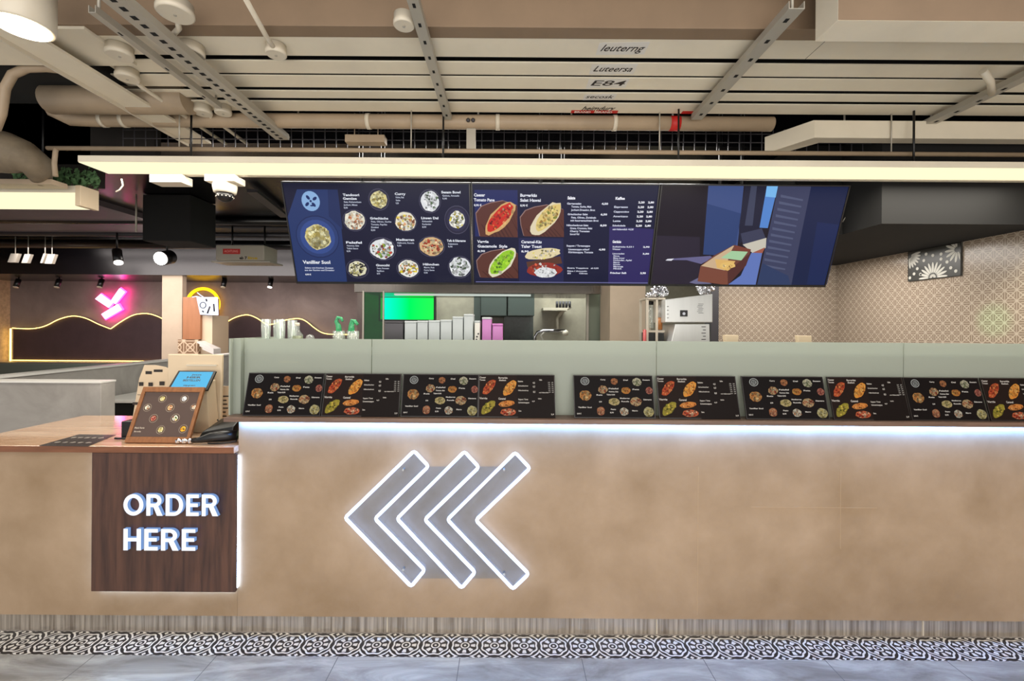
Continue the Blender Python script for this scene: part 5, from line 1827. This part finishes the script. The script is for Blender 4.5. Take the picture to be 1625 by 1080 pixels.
# dome camera and small box under the long bar
Yc_ = 2.815
t = thing('dome_camera', 'cream dome security camera hanging under the long light bar', 'camera', (P(356, 300, Yc_).x, Yc_, P(356, 322, Yc_).z))
a_, c_ = P(334, 281, Yc_), P(381, 292, Yc_)
b = MB(); b.box(a_.x, c_.x, Yc_ - .06, Yc_ + .06, c_.z, a_.z); b.build('mount_box', M['whiteplastic'], t, .006)
cc = P(357, 300, Yc_)
b = MB(); b.lathe((cc.x, Yc_, 0), [(.066, c_.z - .0005), (.068, c_.z - .02), (.062, c_.z - .055), (.052, c_.z - .060)], 28); b.build('dome_housing', M['whiteplastic'], t)
b = MB(); b.lathe((cc.x, Yc_, 0), [(.050, c_.z - .0605), (.046, c_.z - .085), (.032, c_.z - .103), (.012, c_.z - .112), (.001, c_.z - .113)], 28); b.build('dark_dome', M['black'], t)
b = MB()
for k in range(14):
    a = k * .449
    b.ball((cc.x + .047 * math.cos(a), Yc_ + .047 * math.sin(a), c_.z - .082), .004, 1)
b.build('infrared_lamps', M['whiteplastic'], t)
b = MB(); b.cyl((cc.x, Yc_, a_.z), (cc.x, Yc_, zL - .003), .014, 8); b.build('stem', M['whiteplastic'], t)
a_, c_ = P(247, 280, Yc_), P(297, 293, Yc_)
b = MB(); b.box(a_.x, c_.x, Yc_ - .05, Yc_ + .05, c_.z, a_.z); b.cyl(((a_.x + c_.x) / 2, Yc_, a_.z), ((a_.x + c_.x) / 2, Yc_, zL - .003), .01, 8)
tag(b.build('junction_case', M['whiteplastic'], None, .004), 'flat cream case under the long light bar beside the dome camera', 'case')
b = MB(); b.tube([P(193, 284, 2.75), P(195, 294, 2.75), P(190, 301, 2.75), P(184, 304, 2.75)], .004, 6)
tag(b.build('loose_wire', M['whiteplastic']), 'short loose pale wire dangling below the end of the long light bar', 'wire')
b = MB(); b.tube([P(1340, 314, 3.217), P(1346, 322, 3.19), P(1347, 332, 3.19), P(1343, 344, 3.19), P(1337, 352, 3.217)], .005, 6)
tag(b.build('loose_cable', M['galv']), 'short grey cable hanging behind the food box menu screen', 'cable')

# ================================================================== SLATTED TRUNKING OVERHEAD
Zc = 2.9
rows = [(61, 91), (99, 119), (122.5, 141), (146.5, 158), (163, 178.5)]
lab = ['widest cream ceiling trunk next to the tan beam', 'second cream ceiling trunk from the tan beam', 'middle one of the five cream ceiling trunks', 'fourth cream ceiling trunk from the tan beam', 'last cream ceiling trunk beside the long pipe']
trunks = []
for i, (ya, yb) in enumerate(rows):
    Ya = PZ(808, ya, Zc).y
    Yb = PZ(808, yb, Zc).y
    t = thing('cable_trunking', lab[i], 'cable trunking', (.4, (Ya + Yb) / 2, Zc), 0, 'cream trunks across the ceiling')
    x0 = -3.4 if i == 0 else PZ(200, 110 + i * 12, Zc).x
    b = MB(); b.box(x0, 4.2, Ya, Yb, Zc, Zc + .007); b.build('trunk_body', M['painted'], t, .002)
    if i == 0:
        b = MB(); b.box(PZ(1284, 88, Zc).x, PZ(1284, 88, Zc).x + .002, Ya, Yb, Zc - .0008, Zc); b.build('joint', M['ink'], t)
    trunks.append(t)
    # label stickers
    yc = (ya + yb) / 2
    Ls = [(952, 1022, 'leuterng'), (940, 1005, 'Luteersa'), (935, 992, 'E84'), (928, 975, 'secosk'), (922, 976, 'heimdury')][i]
    hh = (yb - ya) * (.34 if i == 0 else .42)
    yy = yc + (0 if i < 3 else 1)
    p = PZ(Ls[0], yy - hh, Zc - .0008); q = PZ(Ls[1], yy + hh, Zc - .0008)
    if i < 4:
        b = MB(); b.slab([(p.x, p.y + .01, Zc - .0008), (q.x, p.y, Zc - .0008), (q.x, q.y, Zc - .0008), (p.x, q.y + .008, Zc - .0008)], (0, 0, .0006)); st = b.build('white_sticker', M['white'], t)
    vs, fs = text2d(Ls[2], .01)
    wd = (q.x - p.x) * .86
    mxx = max(v[0] for v in vs)
    me = bpy.data.meshes.new('handwriting')
    iw = WM[t.name].inverted()
    H_ = (q.y - p.y)
    me.from_pydata([iw @ Vector((p.x + .06 * wd + v[0] / mxx * wd + .25 * v[1] * H_, q.y - H_ * .25 - v[1] / .72 * H_ * .55, Zc - .0016)) for v in vs], [], fs)
    me.materials.append(M['ink'])
    o = bpy.data.objects.new('handwriting', me); C.objects.link(o); o.parent = t
# red stickers on the last trunk's edge
b = MB()
for (x0, x1) in ((906, 943), (945, 980), (1082, 1099)):
    Yb = PZ(808, 178.5, Zc).y
    p = PZ(x0, 178, Zc); q = PZ(x1, 178, Zc)
    b.box(p.x, q.x, Yb - .035, Yb - .001, Zc - .0012, Zc - .0002)
o = b.build('red_sticker', M['red'], trunks[4]); o['label'] = 'red stickers with white lettering'
vs, fs = text2d('BRAND', .03)
me = bpy.data.meshes.new('sticker_text'); iw = WM[trunks[4].name].inverted()
p = PZ(911, 178, Zc); mxx = max(v[0] for v in vs)
me.from_pydata([iw @ Vector((p.x + v[0] / mxx * .10, Yb - .006 - v[1] * .032, Zc - .0018)) for v in vs] + [iw @ Vector((p.x + .13 + v[0] / mxx * .10, Yb - .006 - v[1] * .032, Zc - .0018)) for v in vs], [], fs + [tuple(k + len(vs) for k in f) for f in fs])
me.materials.append(M['whiteink'])
o = bpy.data.objects.new('sticker_text', me); C.objects.link(o); o.parent = trunks[4]
# black slab above the trunks paints the shade in their gaps; tan beam in front
b = MB(); b.box(-10.2, 4.6, PZ(808, 61, Zc).y + .02, 2.78, Zc + .045, Zc + .2); struct(b.build('ceiling_gap_shade', M['void']))
Yb0 = PZ(808, 61, Zc).y
b = MB(); b.box(-3.6, 4.3, Yb0 - .08, Yb0 - .002, Zc - .002, P(808, 13, Yb0).z)
struct(b.build('trim_tan_beam', M['tan'], None, .002))
b = MB(); b.box(-3.6, 1.15, Yb0 - .30, Yb0 - .10, Zc + .17, Zc + .25); struct(b.build('trim_upper', M['void']))
# tan lower boards upper-left
b = MB(); b.box(-3.6, PZ(182, 80, 2.885).x, 1.98, PZ(100, 104, 2.885).y, 2.885, 2.899)
tag(b.build('ceiling_board_piece', M['painted']), 'cream board under the ceiling beside the round downlight', 'board')
# big boxed duct upper-right
zq = 2.745
y_n = PZ(1330, 32, zq).y; y_f = PZ(1295, 66, zq).y
xL = PZ(1330, 32, zq).x
b = MB(); b.box(xL, 4.2, y_n, y_f, zq, 3.2)
tag(b.build('boxed_duct', M['tan'], None, .002), 'large square tan duct at the upper corner over the trunks', 'duct')
bd = bpy.data.objects['boxed_duct']; bd.data.materials.append(M['painted'])
for p_ in bd.data.polygons:
    if p_.normal.z < -.5 or p_.normal.x < -.5:
        p_.material_index = 1

# struts
def strut(label, xa, ya, xb, yb, z, w_, h_, holes, name='support_strut', side=False):
    p, q = PZ(xa, ya, z), PZ(xb, yb, z)
    X = (p.x + q.x) / 2
    t = thing(name, label, 'support strut', (X, (p.y + q.y) / 2, z), 0, 'galvanised struts under the trunks')
    th = .003
    b = MB()
    b.box(X - w_ / 2, X + w_ / 2, p.y, q.y, z, z + th)
    b.box(X - w_ / 2, X - w_ / 2 + th, p.y, q.y, z + th, z + h_)
    b.box(X + w_ / 2 - th, X + w_ / 2, p.y, q.y, z + th, z + h_)
    b.build('channel', M['galv'], t)
    b = MB()
    n = holes
    for i in range(n):
        y = p.y + (q.y - p.y) * (i + .5) / n
        b.box(X - w_ * .13, X + w_ * .13, y - .012, y + .012, z - .0008, z - .0001)
    b.build('slot_hole', M['void'], t)
    for y in (p.y + .03, q.y - .03):
        b = MB()
        b.cyl((X, y, z + .004), (X, y, 3.25 if y < 2 else 2.899), .006, 8)
        b.build('threaded_rod', M['galv'], t)
    return t


strut('perforated steel strut crossing the trunks over the bowls menu screen', 655, -8, 709, 190, 2.845, .045, .03, 9)
strut('steel strut crossing the trunks over the picture menu screen', 1263, 14, 1106, 190, 2.845, .062, .03, 7)
strut('steel strut crossing the trunks at the far end beside the grey box duct', 1700, 84, 1480, 200, 2.845, .06, .03, 6)
strut('wide long slotted cable channel beside the cream junction boxes', 172, -8, 447, 222, 2.80, .085, .035, 26, 'slotted_channel')
t = strut('slim channel running beside the wide slotted channel', 143, 20, 350, 172, 2.84, .03, .03, 3, 'slim_channel')
# wide flat L beam on the left
p, q = PZ(75, 100, 2.83), PZ(300, 228, 2.83)
t = thing('angle_beam', 'broad flat cream angle beam crossing below the trunks', 'beam', (q.x + .07, (p.y + q.y) / 2, 2.83))
b = MB(); b.box(q.x, q.x + .15, 1.70, q.y, 2.83, 2.845); b.build('flange', M['painted'], t)
b = MB(); b.box(q.x - .008, q.x, 1.70, q.y, 2.812, 2.899); b.build('upright_edge', M['whiteplastic'], t)

# junction boxes and conduits
def jbox(px, py, r, h, label, pts=None, pr=.011):
    z = 2.85
    p = PZ(px, py, z)
    t = thing('junction_box', label, 'junction box', (p.x, p.y, z), 0, 'round junction boxes on the ceiling')
    b = MB(); b.lathe((p.x, p.y, z), [(r * .9, 0), (r, .005), (r, .02), (r * .95, .022), (r * .95, h)], 26); b.build('box_shell', M['whiteplastic'], t)
    b = MB(); b.cyl((p.x, p.y, z - .003), (p.x, p.y, z + .0), .006, 10); b.build('screw', M['galv'], t)
    if pts:
        w3 = [Vector((p.x, p.y, z + .02))] + [PZ(x, y, z + .01) for x, y in pts]
        b = MB(); b.tube(w3, pr, 10); b.build('conduit', M['whiteplastic'], t)
    return t


jbox(278, 24, .068, .048, 'big round junction box with a curved elbow at the upper edge', [(284, 45), (272, 58), (255, 62)])
jbox(190, 90, .056, .048, 'round junction box beside the tan beam and the wide slotted channel')
jbox(202, 126, .053, .048, 'round junction box with a straight conduit to the light bar', [(225, 138), (290, 182), (358, 228)])
jbox(304, 88, .055, .048, 'round junction box with a bent conduit beside the slotted channel', [(325, 100), (345, 122), (358, 148), (400, 180), (458, 218)])
jbox(438, 88, .046, .048, 'round junction box on the conduit from the top edge', [(425, 62), (384, -12)])
jbox(641, 42, .044, .048, 'plain round junction box beside the first steel strut')
jbox(322, 181, .050, .048, 'flat round junction box with a short conduit near the pipe', [(338, 188), (365, 208), (392, 228)])
jbox(354, 181, .046, .048, 'flat round junction box beside the end of the slotted channel')
# extra conduit bundle right side
b = MB(); b.tube([PZ(1560, 112, 2.86), PZ(1572, 130, 2.83), PZ(1574, 148, 2.83)], .016, 10)
tag(b.build('bent_conduit', M['whiteplastic']), 'short bent cream conduit meeting the far steel strut', 'conduit')

# long pipe with elbow
Yp = 2.80
zp = P(808, 194, Yp).z
pts = [P(66, 136, Yp - .1), P(72, 152, Yp - .05), P(86, 176, Yp), P(112, 188, Yp)]
pts = [Vector((p.x, p.y, p.z)) for p in pts] + [Vector((P(150, 190, Yp).x, Yp, zp)), Vector((0, Yp, zp)), Vector((P(1225, 194, Yp).x, Yp, zp))]
t = thing('long_pipe', 'long beige pipe with an elbow running below the cream trunks', 'pipe', (0, Yp, zp - .05))
b = MB(); b.tube(pts, .043, 16); b.build('pipe_run', M['pipe'], t)
for px in (165, 198, 585, 790, 975):
    X = P(px, 194, Yp).x
    b = MB(); b.cyl((X - .012, Yp, zp), (X + .012, Yp, zp), .047, 18); b.build('coupling', M['whiteplastic'], t)
b = MB(); X = P(1070, 194, Yp).x; b.cyl((X - .03, Yp, zp), (X + .03, Yp, zp), .0445, 18); o = b.build('red_band', M['red'], t)
b = MB()
for X in (-1.6, -.2, 1.0):
    b.tube([(X, Yp, zp + .04), (X, Yp, 3.0 if False else 2.965)], .006, 6)
b.build('hanger', M['galv'], t)
# thick pipe section above, upper left
b = MB(); Yq = 2.62; b.cyl((P(78, 158, Yq).x, Yq, P(78, 158, Yq).z), (P(300, 158, Yq).x, Yq, P(190, 158, Yq).z), .078, 24)
tag(b.build('thick_duct_pipe', M['pipe']), 'thick beige duct pipe behind the broad angle beam', 'pipe')
# box duct on the right with its bend
Yr = 2.75
z0, z1 = P(1400, 219, Yr).z, P(1400, 191, Yr).z
xq = P(1292, 200, Yr).x
t = thing('grey_box_duct', 'grey rectangular duct with an angled branch below the trunks', 'duct', (3, Yr, z0))
b = MB(); b.box(xq, 4.2, Yr, Yr + .08, z0, z1); b.build('duct_run', M['painted'], t, .004)
p2 = P(1217, 233, 2.93)
b = MB(); b.hexa([(xq, Yr + .002, z0), (xq + .08, Yr + .08, z0), (p2.x + .10, 2.955, z0 - .02), (p2.x, 2.955, z0 - .02),
                  (xq, Yr + .002, z1), (xq + .08, Yr + .08, z1), (p2.x + .10, 2.955, z1 - .02), (p2.x, 2.955, z1 - .02)])
b.build('branch', M['painted'], t)
# wire mesh tray
Ym = 2.97
za, zb_ = P(808, 243, Ym).z, P(808, 202, Ym).z
b = MB()
n = 84
x0, x1 = P(195, 220, Ym).x, P(1690, 220, Ym).x
for i in range(n + 1):
    X = x0 + (x1 - x0) * i / n
    b.box(X - .0025, X + .0025, Ym, Ym + .005, za, zb_)
for k in range(3):
    z = za + (zb_ - za) * (k + .4) / 3
    b.box(x0, x1, Ym - .004, Ym, z - .0025, z + .0025)
t = thing('wire_mesh_tray', 'long grey wire mesh cable tray behind the thin conduit', 'cable tray', (0, Ym, za))
b.build('wire_mesh', M['darkgrey'], t)
b = MB()
for X in (-1.4, 0.4, 2.2):
    b.cyl((X, Ym + .02, zb_), (X, Ym + .02, 3.25), .006, 6)
b.build('hanger', M['galv'], t)
# thin conduit above the light bar
Yk = 2.74
zk = P(808, 240, Yk).z
t = thing('thin_conduit', 'thin brown conduit running just above the long light bar', 'conduit', (.3, Yk, zk))
b = MB(); b.tube([(P(75, 240, Yk).x, Yk, zk), (0, Yk, zk), (3.4, Yk, zk)], .013, 10); b.build('conduit_run', M['pipe'], t)
b = MB(); b.tube([(P(90, 240, Yk).x, Yk, zk), (P(88, 250, Yk).x, Yk, zk - .02), (P(86, 270, Yk).x, Yk, zk - .09), (P(88, 290, Yk).x, Yk, zk - .17)], .013, 10); b.build('drop_branch', M['pipe'], t)
b = MB()
for X in (-2.0, -.6, .9, 2.3):
    b.cyl((X, Yk, zk + .013), (X, Yk, 2.965), .004, 6)
b.build('hanger', M['galv'], t)
# cream case and clip on the mesh
a_, c_ = P(549, 215, 2.9), P(611, 227, 2.9)
b = MB(); b.box(a_.x, c_.x, 2.88, 2.95, c_.z, a_.z); b.cyl((a_.x + .05, 2.915, a_.z), (a_.x + .05, 2.915, 2.965), .004, 6); b.cyl((c_.x - .05, 2.915, a_.z), (c_.x - .05, 2.915, 2.965), .004, 6)
tag(b.build('connector_case', M['pipe'], None, .003), 'long beige connector case hanging before the wire mesh', 'case')
p = P(750, 197, 2.9)
t = thing('pipe_clamp', 'grey pipe clamp with two dark bolts on the long pipe', 'clamp', (p.x, 2.88, P(750, 243, 2.88).z))
b = MB(); b.box(p.x - .028, p.x + .028, 2.79, 2.81, P(750, 240, 2.80).z, zp - .0432); b.build('strap', M['galv'], t)
b = MB()
for s in (-1, 1):
    b.ball((p.x + s * .015, 2.752, zp - .01), .013, 2)
b.build('bolt', M['darkgrey'], t)
# curved thin conduit at upper left
b = MB(); Yv = 2.3; b.tube([P(-8, 205, Yv), P(2, 180, Yv), P(8, 140, Yv), P(20, 118, Yv), P(42, 108, Yv), P(72, 107, Yv), P(102, 110, Yv)], .022, 12)
tag(b.build('curved_conduit', M['pipe']), 'curved beige conduit arching over the dark corner beside the flexible duct', 'conduit')
# flexible duct, moss
Yv = 2.7
b = MB(); pts = [P(-60, 235, Yv), P(-20, 238, Yv), P(10, 242, Yv), P(38, 250, Yv), P(58, 262, Yv + .05), P(66, 285, Yv + .15)]
b.tube(pts, [.12, .125, .12, .10, .08, .05], 24); tag(b.build('flexible_duct', mat('grey_beige_duct', (132, 118, 98), .7, var=.3, scale=9, bump=.6)), 'thick bulging grey beige duct over the short light bar', 'duct')
b = MB(); p, q = P(0, 286, 2.8), P(82, 292, 2.8); b.box(-4.4, q.x, 2.8, 2.9, q.z, q.z + .03); tag(b.build('flat_duct_board', M['pipe']), 'flat beige board lying just over the short light bar', 'board')
b = MB(); random.seed(3)
for i in range(420):
    x = random.uniform(20, 158); y = 272 + (x - 20) * .10 + random.gauss(0, 6.5)
    p = P(x, y, 3.08 + random.uniform(-.06, .06))
    a = random.uniform(0, 6.28); r_ = random.uniform(.012, .024)
    u = Vector((math.cos(a), random.uniform(-.5, .5), math.sin(a))) * r_
    v = Vector((-math.sin(a), random.uniform(-.5, .5), math.cos(a))) * r_ * .5
    b.poly([p - u, p + v, p + u, p - v])
o = b.build('hanging_moss', M['moss']); tag(o, 'green artificial moss hanging between the flexible duct and the light bars', 'moss', None, 'stuff')
p0, p1 = P(0, 275, 3.10), P(160, 290, 3.10)
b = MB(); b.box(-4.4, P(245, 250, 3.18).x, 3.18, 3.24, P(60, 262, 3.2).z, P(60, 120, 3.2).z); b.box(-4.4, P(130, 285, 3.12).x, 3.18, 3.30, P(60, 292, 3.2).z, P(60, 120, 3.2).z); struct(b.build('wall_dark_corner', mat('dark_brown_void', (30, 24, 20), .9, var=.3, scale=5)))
# blue tape
# round downlight upper left
z = 2.72
p = PZ(36, 42, z)
t = thing('surface_downlight', 'big round cream surface downlight glowing at the upper corner', 'downlight', (p.x, p.y, z))
b = MB(); b.lathe((p.x, p.y, z), [(.088, -.004), (.094, 0), (.094, .16), (.09, .162)], 36); b.build('lamp_housing', M['whiteplastic'], t)
b = MB(); b.cyl((p.x, p.y, z - .008), (p.x, p.y, z - .0045), .080, 32); b.build('lamp_face', M['lamp'], t)
b = MB(); b.cyl((p.x, p.y, z + .163), (p.x, p.y, 3.25), .02, 10); b.build('stem', M['galv'], t)
dl = bpy.data.lights.new('downlight_lamp', 'SPOT'); dl.energy = 30; dl.color = (1, .88, .7); dl.spot_size = math.radians(110); dl.spot_blend = .6; dl.shadow_soft_size = .07
do = bpy.data.objects.new('downlight_lamp', dl); C.objects.link(do); do.location = (p.x, p.y, z - .02)

# things behind the frosted glass
a_, c_ = P(478, 565, 2.50), P(572, 592, 2.50)
b = MB(); b.box(a_.x, c_.x, 2.47, 2.60, 1.1315, a_.z)
tag(b.build('yellow_crate', mat('mustard_plastic', (206, 160, 60), .5), None, .004), 'mustard yellow crate showing faintly through the frosted glass behind the bowl boards', 'crate')
a_, c_ = P(886, 651, 2.5), P(908, 660, 2.5)
b = MB(); b.box(a_.x, c_.x, 2.45, 2.53, 1.1315, a_.z)
tag(b.build('brown_box', M['framewood'], None, .002), 'small brown box behind the glass in the gap between the menu boards', 'box')

# the light bars' own light
area('long_light_bar_lamp', (.35, Yn + .10, zL - .012), 5.6, 75, (1.0, .94, .82), (0, 0, 0), .18)
area('short_light_bar_lamp', (-3.4, Y2 + .06, z2b - .012), 1.4, 16, (1.0, .94, .82), (0, 0, 0), .10)
